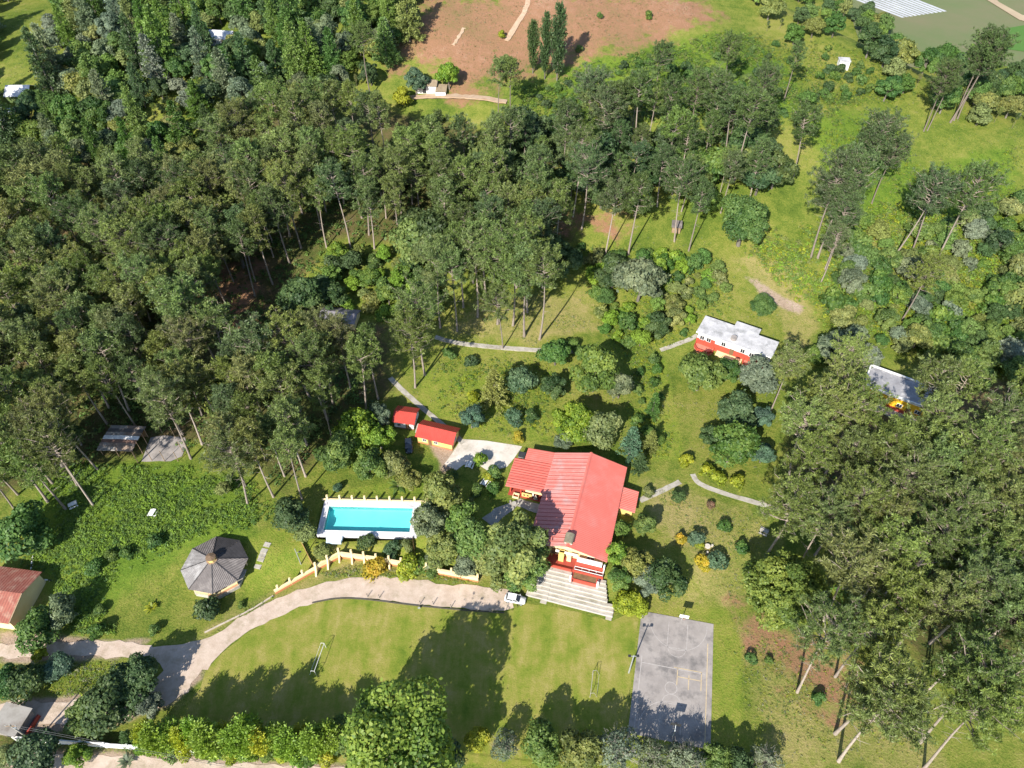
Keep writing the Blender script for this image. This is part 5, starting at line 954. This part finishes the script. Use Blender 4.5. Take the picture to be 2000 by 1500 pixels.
for x_, y_, r_, t_, hz_, w_ in [(920, 816, 25, 'blue', 1.1, 'on the slope above the patio'), (1020, 742, 32, 'blue', 1.1, 'in the middle of the upper garden'), (1082, 752, 26, 'dark', 1.1, 'beside the blue tree in the upper garden'), (1086, 684, 33, 'deep', 1.1, 'at the end of the pine footpath'), (1162, 722, 50, 'mid', 1.1, 'in the upper garden'), (1212, 750, 30, 'grey', 1.2, 'with pale bark in the upper garden'), (1120, 815, 44, 'bright', 1.2, 'behind the red house'), (1100, 858, 20, 'grey', 1.1, 'touching the back eave of the red house'), (1180, 832, 38, 'olive', 1.2, 'behind the ridge of the red house'),
                                  (1290, 636, 26, 'dark', 1.1, 'by the path to the flat roofed house'), (1252, 545, 50, 'grey', 1.0, 'on the grassy hillside above the garden'), (1198, 530, 38, 'dark', 1.0, 'beside the great grey hillside tree'), (1372, 722, 48, 'mid', 1.1, 'in front of the flat roofed house'), (1424, 722, 26, 'deep', 1., 'hiding the porch of the flat roofed house'), (1482, 728, 38, 'grey', 1.1, 'at the corner of the flat roofed house'), (1442, 798, 40, 'dark', 1.1, 'below the flat roofed house'), (1492, 812, 22, 'blue', 1., 'beside the dark trees below the flat roofed house'), (1432, 868, 46, 'deep', 1.1, 'above the garden path'), (1492, 884, 26, 'blue', 1.1, 'where the pine grove begins'), (1388, 846, 24, 'dark', 1.1, 'on the garden lawn'), (1640, 682, 46, 'grey', .9, 'uphill of the yellow house'), (1694, 690, 34, 'grey', .9, 'behind the yellow house'), (1592, 690, 24, 'mid', .9, 'in the gap before the yellow house'), (590, 572, 52, 'dark', .9, 'in the clearing of the big wood'), (640, 575, 34, 'dark', .9, 'beside the hidden grey shed'),
                                  (1262, 1022, 24, 'mid', 1.2, 'hugging the annex wall'), (1214, 1030, 18, 'mid', 1.3, 'between annex and terraces'), (1206, 1078, 26, 'bright', 1.3, 'along the eave of the red house'), (1246, 1096, 34, 'olive', 1.2, 'in the clump beside the red house'), (1302, 1128, 42, 'dark', 1.1, 'closest to the court in the house clump'), (1272, 1136, 30, 'grey', 1.1, 'in the house clump'), (1212, 1128, 24, 'mid', 1.2, 'at the top of the terraces'), (1228, 1172, 27, 'yel', 1.0, 'at the side of the terraces'), (1248, 1186, 20, 'yel', .9, 'between terraces and court'), (1326, 968, 15, 'dark', 1.1, 'at the bend of the garden path'),
                                  (985, 118, 19, 'olive', 1.1, 'alone at the foot of the red hill'), (876, 138, 24, 'bright', 1.4, 'over the whitewashed hill cottage'), (810, 150, 24, 'blue', 1.3, 'beside the whitewashed hill cottage'), (785, 185, 20, 'yel', 1., 'with yellow crown below the hill cottage'), (980, 65, 8, 'yel', 1.1, 'small on the red hill trail'), (348, 168, 18, 'pale', 1.1, 'silvery white in the far wood')]: plant('broad', x_, y_, r_, t_, w_, hz_)
plant('dense', 1456, 428, 52, 'deep', 'on the grassy slope among slim pines', 1.0); plant('dense', 1491, 596, 25, 'deep', 'trimmed round above the flat roofed house', .85); plant('dense', 1534, 1150, 86, 'leaf', 'shaped like an umbrella near the court', 1.1)
for x_, y_, r_, t_, hz_, w_ in [(965, 758, 26, 'olive', 1.0, 'with drooping tips in the upper garden'), (1232, 868, 28, 'blue', .9, 'behind the annex'), (1276, 795, 18, 'deep', 1.1, 'slender in the lawn strip'), (1272, 862, 15, 'olive', 1.1, 'beside the bare trunk behind the annex'), (1250, 905, 15, 'dark', 1., 'close to the back eave')]: plant('cone', x_, y_, r_, t_, w_, hz_)
for x_, y_, r_, t_, hz_ in [(1042, 78, 11, 'dark', 1.7), (1066, 92, 12, 'dark', 1.5), (1091, 86, 13, 'dark', 1.6)]: plant('column', x_, y_, r_, t_, 'on the edge of the bare red hill', hz_, 'three cypresses on the red hill')
for x_, y_, r_, t_, w_ in [(1341, 896, 15, 'yel', 'lining the garden path'), (1380, 920, 15, 'yel', 'lining the garden path'), (1406, 932, 15, 'yel', 'lining the garden path'), (1440, 942, 17, 'yel', 'lining the garden path'), (1415, 1028, 13, 'deep', 'round and lone on the dry lawn'), (1400, 1097, 20, 'blue', 'beside the pale stone table'), (1446, 1068, 15, 'deep', 'on the dry lawn by the pines'), (1357, 1052, 17, 'blue', 'behind the yellow shrubs'), (1327, 1051, 12, 'gold', 'beside the house clump'), (1371, 1098, 15, 'gold', 'at the foot of the bluish shrub'), (1369, 1064, 10, 'yel', 'touching the pale stone table'), (1466, 1286, 11, 'deep', 'on the bare red slope'), (1390, 985, 9, 'red', 'by the long garden path'), (1010, 852, 13, 'gold', 'above the patio'), (1001, 814, 17, 'blue', 'in the upper garden grass'), (1036, 810, 15, 'dark', 'near the bright tree behind the house'), (925, 775, 13, 'yel', 'on the upper garden slope'), (880, 690, 13, 'deep', 'below the pine footpath'), (920, 706, 13, 'dark', 'under the pine footpath'), (1118, 672, 16, 'mid', 'at the end of the pine footpath'), (1135, 690, 14, 'mid', 'below the end of the pine footpath'), (1265, 960, 12, 'olive', 'behind the annex'), (1600, 1360, 14, 'deep', 'between leaning pine trunks'), (1505, 1290, 9, 'mid', 'on the red slope'), (1130, 95, 8, 'mid', 'on the red hill'), (1170, 30, 7, 'mid', 'on the red hill'), (1268, 30, 9, 'mid', 'on the red hill')]: plant('shrub', x_, y_, r_, t_, w_, 1.05)
# orchard bushes on the green hill
for i, (x_, y_) in enumerate([(1515, 85), (1557, 97), (1618, 95), (1610, 110), (1640, 133), (1680, 125), (1675, 140), (1618, 135), (1630, 148), (1600, 148), (1660, 152), (1685, 155), (1700, 137), (1620, 168), (1648, 172), (1652, 185), (1590, 190), (1618, 190), (1650, 192), (1680, 180), (1700, 170), (1545, 120), (1500, 110), (1470, 95), (1440, 120), (1480, 140), (1400, 110), (1380, 140), (1340, 130), (1430, 150), (1350, 160), (1300, 120)]): plant('shrub', x_, y_, random.uniform(7, 12), ['deep', 'dark', 'mid'][i % 3], 'dotting the green hill', 1.0, 'bushes dotting the green hill')
for x_, y_, r_ in [(1580, 190, 18), (1612, 182, 12), (1735, 172, 26), (1770, 165, 20)]: plant('broad', x_, y_, r_, 'deep', 'near the water hut', .9, 'leafy trees near the water hut')

# ---- pines whose trunks can be seen
for x_, y_, h_ in [(1557, 1352, 27), (1631, 1433, 28), (1631, 1322, 26), (1638, 1487, 27), (1797, 1450, 29), (1804, 1502, 28), (1881, 1298, 27), (1947, 1312, 28), (1816, 1256, 28), (1853, 1282, 26)]: pine_at(x_, y_, h_, 'with long bare trunk on the dry slope past the court', True, random.choice(['pine', 'pineb']))
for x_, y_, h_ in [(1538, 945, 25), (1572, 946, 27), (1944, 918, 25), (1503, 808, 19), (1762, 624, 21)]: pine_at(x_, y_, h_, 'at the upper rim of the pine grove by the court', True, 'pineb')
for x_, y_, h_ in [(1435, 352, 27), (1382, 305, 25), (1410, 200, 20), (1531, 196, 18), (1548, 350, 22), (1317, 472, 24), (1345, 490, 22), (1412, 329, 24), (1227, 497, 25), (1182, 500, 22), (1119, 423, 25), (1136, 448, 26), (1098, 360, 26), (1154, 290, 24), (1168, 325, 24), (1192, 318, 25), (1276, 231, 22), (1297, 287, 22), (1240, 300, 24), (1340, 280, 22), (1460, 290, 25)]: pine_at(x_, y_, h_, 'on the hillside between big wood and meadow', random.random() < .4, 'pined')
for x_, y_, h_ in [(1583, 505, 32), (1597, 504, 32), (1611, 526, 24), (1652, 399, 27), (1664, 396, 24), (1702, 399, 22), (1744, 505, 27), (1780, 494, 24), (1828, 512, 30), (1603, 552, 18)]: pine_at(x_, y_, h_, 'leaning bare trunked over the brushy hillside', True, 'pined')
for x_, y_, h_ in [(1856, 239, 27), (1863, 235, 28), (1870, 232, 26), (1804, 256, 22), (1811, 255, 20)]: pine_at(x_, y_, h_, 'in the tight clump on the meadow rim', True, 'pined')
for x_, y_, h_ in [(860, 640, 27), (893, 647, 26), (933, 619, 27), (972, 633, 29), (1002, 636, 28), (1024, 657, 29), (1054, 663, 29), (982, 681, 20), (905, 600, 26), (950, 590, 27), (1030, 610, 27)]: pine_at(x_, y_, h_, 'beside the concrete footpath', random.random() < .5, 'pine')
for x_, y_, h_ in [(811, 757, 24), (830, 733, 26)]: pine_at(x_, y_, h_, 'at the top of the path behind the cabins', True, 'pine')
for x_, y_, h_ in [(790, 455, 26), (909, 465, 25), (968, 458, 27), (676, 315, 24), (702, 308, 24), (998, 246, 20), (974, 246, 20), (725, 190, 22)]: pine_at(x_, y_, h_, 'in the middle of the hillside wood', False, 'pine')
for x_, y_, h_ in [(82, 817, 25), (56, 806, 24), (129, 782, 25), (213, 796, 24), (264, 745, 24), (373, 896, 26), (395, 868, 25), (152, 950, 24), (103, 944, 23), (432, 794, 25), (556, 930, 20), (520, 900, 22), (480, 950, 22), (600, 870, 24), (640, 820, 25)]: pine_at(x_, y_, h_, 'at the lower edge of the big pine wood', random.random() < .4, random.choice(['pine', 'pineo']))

# ---- scattered woods
fill(['pine', 'pine', 'pine', 'pine', 'bigpine', 'broad'], [(-60, 340), (120, 310), (350, 310), (430, 240), (560, 200), (640, 190), (640, 390), (520, 440), (400, 520), (400, 650), (520, 700), (440, 860), (390, 830), (180, 840), (130, 900), (-60, 930)], 300, 5.0, (21, 27), ['pine', 'pine', 'pineo', 'pined', 'pineb'], 'in the big pine wood', seed=1, avoid=[[(120, 735), (430, 760), (430, 940), (150, 940)], [(560, 560), (720, 560), (720, 640), (560, 640)]])
fill(['pine', 'pine', 'pine', 'bigpine'], [(540, 660), (640, 640), (770, 660), (760, 760), (700, 790), (600, 800), (560, 880), (430, 890), (480, 740)], 34, 5.6, (22, 26), ['pine', 'pineo', 'pineb'], 'on the wood margin above the pool', seed=2)
fill(['pine', 'pine', 'pine', 'broad'], [(640, 200), (760, 200), (900, 250), (960, 240), (1060, 330), (1100, 420), (1060, 480), (900, 470), (800, 395), (660, 395)], 90, 5.6, (22, 27), ['pine', 'pine', 'pined'], 'in the middle wood under the cottage', seed=3)
fill(['pine', 'broad', 'broad', 'pine'], [(960, 240), (1080, 200), (1250, 190), (1500, 190), (1540, 300), (1480, 330), (1250, 340), (1100, 330)], 95, 4.8, (15, 23), ['pined', 'dark', 'mid', 'pine'], 'in the mixed wood below the green hill', seed=4)
fill(['bigpine', 'bigpine', 'pine'], [(1580, 770), (1680, 800), (1700, 850), (1800, 850), (1830, 740), (2080, 720), (2080, 1310), (1900, 1270), (1760, 1190), (1660, 1180), (1640, 1060), (1520, 1010), (1580, 930), (1550, 860)], 88, 6.9, (24, 28), ['pine', 'pineb', 'pine', 'pineo'], 'in the pine grove by the court', seed=5, avoid=[[(1640, 700), (1740, 690), (1810, 760), (1830, 850), (1760, 860), (1640, 790)], [(1440, 1050), (1655, 1040), (1670, 1260), (1440, 1260)]])
fill(['pine', 'bigpine'], [(1640, 700), (1690, 690), (1690, 720), (1640, 760), (1560, 790)], 6, 6., (20, 23), ['pineb'], 'around the yellow house', seed=6)
CLEAR = [[(-20, -20), (105, -20), (95, 60), (110, 120), (60, 190), (-20, 260)], [(405, 60), (465, 60), (465, 95), (405, 95)]]
fill(['broad', 'broad', 'cone', 'pine'], [(-60, -40), (830, -40), (800, 60), (760, 100), (740, 150), (690, 185), (500, 190), (350, 290), (-60, 330)], 330, 4.6, (3.4, 5.2), ['mid', 'dark', 'olive', 'deep', 'grey', 'mid'], 'in the far mixed wood', seed=7, avoid=CLEAR)
fill(['broad', 'cone'], [(60, 200), (300, 190), (430, 240), (350, 330), (120, 330)], 30, 5.5, (3.4, 5.0), ['dark', 'deep', 'olive'], 'between the far and the big wood', seed=8)
fill(['broad', 'broad', 'pine'], [(1470, -30), (1640, -30), (1665, 60), (1650, 75), (1560, 65), (1480, 40)], 24, 5.5, (3., 4.6), ['mid', 'dark', 'deep', 'olive'], 'on the crest above the orchard bushes', seed=9)
fill(['broad', 'broad', 'pine'], [(1660, 20), (1740, 20), (1760, 90), (1830, 110), (1900, 100), (2060, 130), (2060, 230), (1900, 225), (1840, 190), (1760, 150), (1700, 90)], 80, 4.8, (3.6, 5.4), ['mid', 'dark', 'deep', 'olive', 'dark'], 'in the belt along the valley ridge', seed=10)
fill(['broad', 'shrub', 'broad'], [(1680, 420), (1760, 460), (2060, 360), (2060, 740), (1860, 720), (1800, 690), (1660, 660), (1620, 590), (1650, 520)], 130, 3.6, (1.8, 4.2), ['deep', 'mid', 'olive', 'dark', 'grey', 'mid'], 'on the brushy hillside', seed=11)
fill(['broad', 'shrub'], [(640, 450), (780, 450), (860, 540), (860, 620), (700, 600), (600, 640), (640, 520)], 60, 3.6, (1.8, 3.4), ['mid', 'dark', 'bright', 'olive'], 'in the clearing of the middle wood', seed=12)
fill(['shrub', 'broad', 'shrub'], [(1120, 470), (1400, 500), (1420, 560), (1340, 640), (1240, 680), (1180, 640), (1160, 560)], 90, 3.0, (1.2, 3.0), ['mid', 'olive', 'bright', 'deep'], 'on the hillside above the upper garden', seed=13)
fill(['broad', 'shrub'], [(0, 880), (130, 900), (190, 880), (190, 960), (100, 1000), (0, 960)], 16, 4., (1.6, 3.0), ['mid', 'deep', 'olive'], 'at the foot of the big pine wood', seed=14)
fill(['broad', 'shrub', 'broad'], [(430, 920), (560, 930), (610, 960), (600, 990), (480, 990), (400, 960)], 12, 4.4, (1.6, 2.8), ['olive', 'mid'], 'between the weeds and the pool', seed=15)
fill(['shrub'], [(1250, 700), (1290, 690), (1300, 880), (1240, 860)], 10, 3.0, (1., 1.7), ['mid', 'deep'], 'beside the lawn strip', seed=16)
fill(['shrub'], [(1060, 160), (1300, 110), (1540, 160), (1540, 230), (1250, 200), (1050, 210)], 60, 3.4, (.9, 1.9), ['deep', 'dark', 'mid'], 'in the scrub of the green hill', seed=17)

# ------------------------------------------------------------------ make them
MARKS = [(n_, o_.location.x, o_.location.y) for n_, o_ in (('open pole shack', sh), ('gazebo', gzb), ('pool', pool), ('smaller red cabin', c1), ('hidden grey shed', h4), ('hill cottage', h5), ('far white house', h6), ('clearing house', h7), ('yellow house', h3), ('flat roofed house', h2), ('court hoops', co), ('water hut', t_hut), ('rusty cottage', lh))] + [('court', 31., 55.)]
MARKS = [m_ for m_ in MARKS if m_[0] != 'court hoops']
PTINT = [('dark', G['pined']), ('green', G['pine']), ('olive', G['pineo']), ('yellowish', G['pineb'])]
cnt_ = {}
for e in ALL: cnt_[e[6]] = cnt_.get(e[6], 0) + 1
def relabel(e):
    e = list(e); pine_ = e[0] in ('pine', 'bigpine')
    if cnt_[e[6]] < 3 or e[7].startswith(('row of', 'bushes', 'three', 'leafy trees near')) or e[6].endswith('lining the garden path'): return e
    n_, mx_, my_ = min(MARKS, key=lambda m_: (m_[1] - e[1]) ** 2 + (m_[2] - e[2]) ** 2); dx_, dy_ = e[1] - mx_, e[2] - my_; d_ = math.hypot(dx_, dy_)
    rel = 'close to the' if d_ < 20 else 'uphill of the' if dy_ > abs(dx_) * .6 else 'downhill of the' if dy_ < -abs(dx_) * .6 else 'across the slope from the'
    if pine_:
        tw = min(PTINT, key=lambda p_: sum((a_ - b_) ** 2 for a_, b_ in zip(p_[1], e[5])))[0]; e[6] = e[6].replace('tall pine', ('broad ' if e[0] == 'bigpine' else 'slim ') + tw + ' pine')
    w_ = (e[6] + ', ' + rel + ' ' + n_); e[6] = w_ if len(w_.split()) <= 16 else e[6]; e[7] = e[6]; return e
ALL = [relabel(e) for e in ALL]
def instance(e):
    kd, x_, y_, sx, sz, tint, lb, gp = e; ks = KINDS[kd]; proto = ks[random.randrange(len(ks))] if kd != 'dense' else ks[1 if 'umbrella' in lb else 0]
    t = thing(NAMES[kd], lb, CATS[kd], (x_, y_, gz(x_, y_) - .1), random.uniform(0, 6.28), gp); t.scale = (sx, sx, sz)
    for me in proto:
        if me is None: continue
        o = bpy.data.objects.new(me.name.split('.')[0], me); COL.objects.link(o); o.parent = t
        if me.name.startswith('crown'): o.color = (*tint, 1)
pin = sorted([e for e in ALL if e[0] in ('pine', 'bigpine')], key=lambda e: e[2] ** 2 + e[1] ** 2)
brd = sorted([e for e in ALL if e[0] in ('broad', 'twig', 'dense')], key=lambda e: -e[3] * REFR[e[0]] / math.hypot(e[1], e[2], CAM_H))
keep_ids = {id(e) for e in pin[:300]} | {id(e) for e in brd[:300]} | {id(e) for e in ALL if e[0] in ('shrub', 'cone', 'column')}
for e in ALL:
    if id(e) in keep_ids: instance(e)
def tint_mat(name, trans):
    m, nt, b = new_mat(name); L = nt.links; a = N(nt, 'ShaderNodeAttribute', attribute_name='col'); L.new(a.outputs['Color'], b.inputs['Base Color']); setin(b, Roughness=.65); b.inputs['Specular IOR Level'].default_value = .25
    tr = N(nt, 'ShaderNodeBsdfTranslucent'); L.new(a.outputs['Color'], tr.inputs[0]); ms = N(nt, 'ShaderNodeMixShader'); ms.inputs[0].default_value = trans; L.new(b.outputs[0], ms.inputs[1]); L.new(tr.outputs[0], ms.inputs[2]); L.new(ms.outputs[0], nt.nodes['Material Output'].inputs[0]); return m
M_TINT = tint_mat('tinted_foliage', .25)
def col_mesh(name, V, F, C):
    me = np_mesh(name, V, F, M_TINT); a = me.attributes.new('col', 'FLOAT_COLOR', 'POINT'); a.data.foreach_set('color', np.c_[C, np.ones(len(C))].astype(np.float32).ravel()); return me
# the trees past the three hundred largest in view of a kind: one wood each
def mesh_np(me):
    v = np.empty(len(me.vertices) * 3, np.float32); me.vertices.foreach_get('co', v); f = np.empty(len(me.loops), np.int32); me.loops.foreach_get('vertex_index', f); return v.reshape(-1, 3), f.reshape(-1, 4)
def far_wood(rest, name, label, bark):
    if not rest: return
    Vs, Fs, Cs = [], [], []; o_ = 0; cache = {}
    for i, e in enumerate(rest):
        ks = KINDS[e[0]]; pi = i % len(ks); key = (e[0], pi)
        if key not in cache: cache[key] = [mesh_np(ks[pi][0]), None, mesh_np(ks[pi][2])]
        rz = random.uniform(0, 6.28); M3 = np.array([[math.cos(rz), -math.sin(rz), 0], [math.sin(rz), math.cos(rz), 0], [0, 0, 1.]])
        for j in (0, 2):
            v, f = cache[key][j]
            if j == 2: v2 = v.reshape(-1, 4, 3)[::2]; c_ = v2.mean(1, keepdims=True); v = (c_ + (v2 - c_) * 1.35).reshape(-1, 3); f = np.arange(len(v)).reshape(-1, 4)
            w_ = (v * np.array([e[3], e[3], e[4]])) @ M3.T + np.array([e[1], e[2], gz(e[1], e[2]) - .1]); Vs.append(w_); Fs.append(f + o_); o_ += len(w_)
            if j == 2: tn = np.repeat(np.random.default_rng(i).uniform(.6, 1.4, len(f)), 4)[:, None]; Cs.append(np.array(e[5])[None] * tn)
            else: Cs.append(np.repeat(np.array([bark]), len(w_), 0))
    tag(link(name, col_mesh(name, np.concatenate(Vs), np.concatenate(Fs), np.concatenate(Cs))), label, 'wood', kind='stuff')
far_wood(pin[300:], 'far_pine_wood', 'far pines on the hillside reading as one wood', (.26, .21, .17))
far_wood(brd[300:], 'far_leafy_wood', 'far leafy trees merging into one wood', (.15, .13, .1))

# ------------------------------------------------------------------ weeds, brush and tall grass (uncountable)
def clumps(name, label, zones, n, size, pal, seed, leaves=14, excl=True, up=.5, px=True):
    rng = np.random.default_rng(seed); Q = []
    for z in zones:
        z = P(*z) if px else z; xs = [p[0] for p in z]; ys = [p[1] for p in z]; A = abs(sum(z[i - 1][0] * z[i][1] - z[i][0] * z[i - 1][1] for i in range(len(z)))) / 2; Q.append((z, A))
    tot = sum(a for _, a in Q); C = []
    for z, A in Q:
        k = int(n * A / tot * 2.4) + 5; xs = [p[0] for p in z]; ys = [p[1] for p in z]; x_ = rng.uniform(min(xs), max(xs), k * 3); y_ = rng.uniform(min(ys), max(ys), k * 3); m_ = in_poly(x_, y_, z); x_, y_ = x_[m_], y_[m_]
        d_ = np.sin(x_ * .31 + 2 * np.sin(y_ * .17)) * np.sin(y_ * .37 + 1.7 * np.sin(x_ * .21)) + rng.normal(0, .5, len(x_)); kk = d_ > -.15; kk &= rng.random(len(x_)) < np.clip(.12 + sdist(x_, y_, z) / (6. if A > 600 else .4), 0, 1); x_, y_ = x_[kk], y_[kk]; m_ = int(n * A / tot); C.append(np.c_[x_, y_][:m_])
    C = np.concatenate(C)
    if excl:
        k = np.ones(len(C), bool)
        for e in EXCL + [[tuple(p[:2]) for p in trk], rect_of(court_e, 0, 0, 0, 0) if False else [tuple(p[:2]) for p in (c00, c10, c11, c01)]]: k &= ~in_poly(C[:, 0], C[:, 1], e)
        C = C[k]
    m_ = len(C); z_ = hgt(C[:, 0], C[:, 1]); s = rng.uniform(*size, m_) * (.7 + .6 * rng.random(m_)); base = np.c_[C, z_]; c = np.repeat(base, leaves, 0); D = rng.normal(size=(m_ * leaves, 3)); D[:, 2] = np.abs(D[:, 2]) + up; D = unit(D); ss = np.repeat(s, leaves); pos = c + D * (ss * rng.uniform(.35, 1.0, len(ss)))[:, None]
    V, F = cards(pos, unit(D + rng.normal(0, .5, D.shape) + np.array([0, 0, .9])), ss * rng.uniform(.16, .30, len(ss)), rng, .7); pc = np.array([G[p] for p in pal])[rng.integers(len(pal), size=m_)] * rng.uniform(.8, 1.2, (m_, 1)); col = np.repeat(np.repeat(pc, leaves, 0) * rng.uniform(.8, 1.2, (m_ * leaves, 1)), 4, 0)
    return tag(link(name, col_mesh(name, V, F, col)), label, 'undergrowth', kind='stuff')
clumps('hillside_weeds', 'tangled green weeds covering the slope above the gazebo', [[(60, 920), (200, 890), (360, 905), (490, 940), (560, 1000), (470, 1040), (340, 1080), (240, 1120), (150, 1230), (110, 1130), (30, 1110), (110, 1000)], [(100, 1130), (200, 1150), (230, 1240), (140, 1240)]], 7500, (.3, .8), ['bright', 'mid', 'bright', 'bright', 'mid', 'deep'], 31)
clumps('brush', 'green and yellow brush covering the hillside', [[(1440, 480), (1560, 430), (1700, 400), (2000, 380), (2000, 760), (1850, 730), (1700, 660), (1600, 640), (1540, 580)]], 9000, (.4, 1.25), ['mid', 'yel', 'olive', 'bright', 'bright', 'mid'], 32)
clumps('forest_undergrowth', 'shaded low growth on the floor of the big woods', [[(0, 400), (350, 340), (640, 300), (900, 330), (1100, 400), (1110, 520), (860, 560), (640, 560), (560, 680), (720, 700), (740, 800), (560, 960), (380, 880), (0, 960)], [(1560, 900), (2000, 860), (2000, 1420), (1800, 1360), (1600, 1150)]], 9000, (.4, 1.3), ['deep', 'mid', 'dark', 'olive', 'mid'], 33)
clumps('hill_scrub', 'low green scrub on the hill below the red earth', [[(1010, 170), (1200, 110), (1480, 60), (1560, 160), (1700, 200), (1560, 260), (1240, 250), (1000, 230)]], 5600, (.35, 1.0), ['mid', 'deep', 'bright', 'olive'], 34)
clumps('meadow_weeds', 'rough weeds on the upper meadow and hillside garden', [[(1120, 470), (1420, 500), (1440, 620), (1290, 690), (1320, 900), (1240, 900), (1200, 700), (1150, 600)], [(830, 680), (1040, 700), (1130, 760), (1080, 860), (960, 860), (860, 800)], [(1560, 230), (1720, 210), (1800, 330), (2000, 280), (2000, 400), (1640, 420)], [(1400, 60), (1640, 80), (1840, 190), (1700, 220), (1540, 240)]], 10500, (.22, .65), ['mid', 'bright', 'olive', 'yel', 'deep'], 35)
clumps('meadow_grass', 'tall rough grass over the garden slope and hillside meadows', [[(640, 440), (1120, 470), (1440, 450), (1560, 430), (2000, 380), (2000, 740), (1560, 760), (1520, 960), (1350, 920), (1250, 930), (1180, 860), (1040, 870), (900, 850), (780, 750), (860, 640), (640, 620)], [(1010, 160), (1300, 80), (1450, 50), (1650, 90), (1850, 190), (2000, 240), (2000, 400), (1640, 430), (1540, 300), (1250, 260)], [(0, 0), (110, 0), (100, 120), (60, 180), (0, 180)]], 26000, (.16, .42), ['bright', 'yel', 'olive', 'mid', 'bright', 'pale'], 40, 6)
clumps('hill_tufts', 'sparse tufts and cut brush on the bare red hill', [[(830, 0), (1370, 0), (1400, 40), (1190, 100), (1010, 150), (900, 190), (780, 120)]], 2400, (.12, .5), ['olive', 'mid', 'pale', 'red'], 41, 7)
clumps('lawn_weeds', 'small weeds dotted over the garden and gazebo lawns', [[(220, 1060), (480, 1040), (620, 1050), (600, 1110), (540, 1150), (400, 1230), (150, 1245), (140, 1180)], [(1260, 940), (1350, 950), (1510, 1010), (1520, 1100), (1440, 1190), (1330, 1180), (1350, 1080), (1280, 1020)], [(640, 930), (880, 910), (960, 960), (860, 1000), (840, 970), (640, 965)], [(1400, 1200), (1450, 1200), (1470, 1400), (1410, 1440)]], 5200, (.06, .22), ['bright', 'mid', 'olive', 'deep', 'yel'], 43, 6)
clumps('dry_tussocks', 'dry grass tussocks on the slope past the court', [[(1420, 1190), (1540, 1230), (1700, 1330), (1850, 1499), (1500, 1499), (1440, 1350)], [(1270, 950), (1500, 1010), (1520, 1100), (1440, 1190), (1350, 1080)], [(880, 650), (1020, 570), (1180, 640), (1050, 670)]], 3200, (.15, .42), ['olive', 'yel', 'mid', 'pale', 'bright'], 36, 7)
clumps('roadside_weeds', 'weeds fringing the drive and the boundary wall', [[(380, 1262), (480, 1188), (536, 1165), (560, 1160), (480, 1205), (400, 1255)], [(620, 1120), (700, 1100), (980, 1140), (960, 1148), (800, 1128), (650, 1130)], [(100, 1448), (380, 1470), (640, 1480), (640, 1492), (380, 1482), (100, 1462)], [(60, 1290), (200, 1295), (310, 1300), (200, 1360), (100, 1360)]], 2600, (.15, .5), ['mid', 'olive', 'bright', 'yel', 'pale'], 37, 7)
clumps('planter_flowers', 'yellow flowering plants in the red porch planter', [[(hl(2.3, -3.4).x, hl(2.3, -3.4).y), (hl(6.9, -3.4).x, hl(6.9, -3.4).y), (hl(6.9, -2.1).x, hl(6.9, -2.1).y), (hl(2.3, -2.1).x, hl(2.3, -2.1).y)]], 90, (.2, .4), ['gold', 'yel', 'mid'], 38, 8, False, .5, False).location.z = 1.0
# rosette plants
PALM = make_sprout(301, 22, 2.6, .28, .55); AGAVE = make_sprout(302, 30, 1.3, .12, .7)
for me, px_, py_, s_, t_, nm_, lb in [(PALM, 777, 950, 1.1, 'mid', 'palm', 'low arching palm behind the pool wall'), (AGAVE, 298, 1188, 1.4, 'yel', 'agave', 'pale spiky agave on the lawn below the gazebo'), (AGAVE, 250, 1489, 1.6, 'grey', 'agave', 'grey green agave beside the outer road'), (PALM, 960, 965, .7, 'bright', 'palm', 'small palm at the veranda corner')]:
    q = at(px_, py_); t = thing(nm_, lb, nm_, q); o = link('leaves', me, t); o.color = (*G[t_], 1); t.scale = (s_,) * 3; MB().cyl(0, 0, -.2, .25, .14, 8).build('stem', M_BARK2, t)
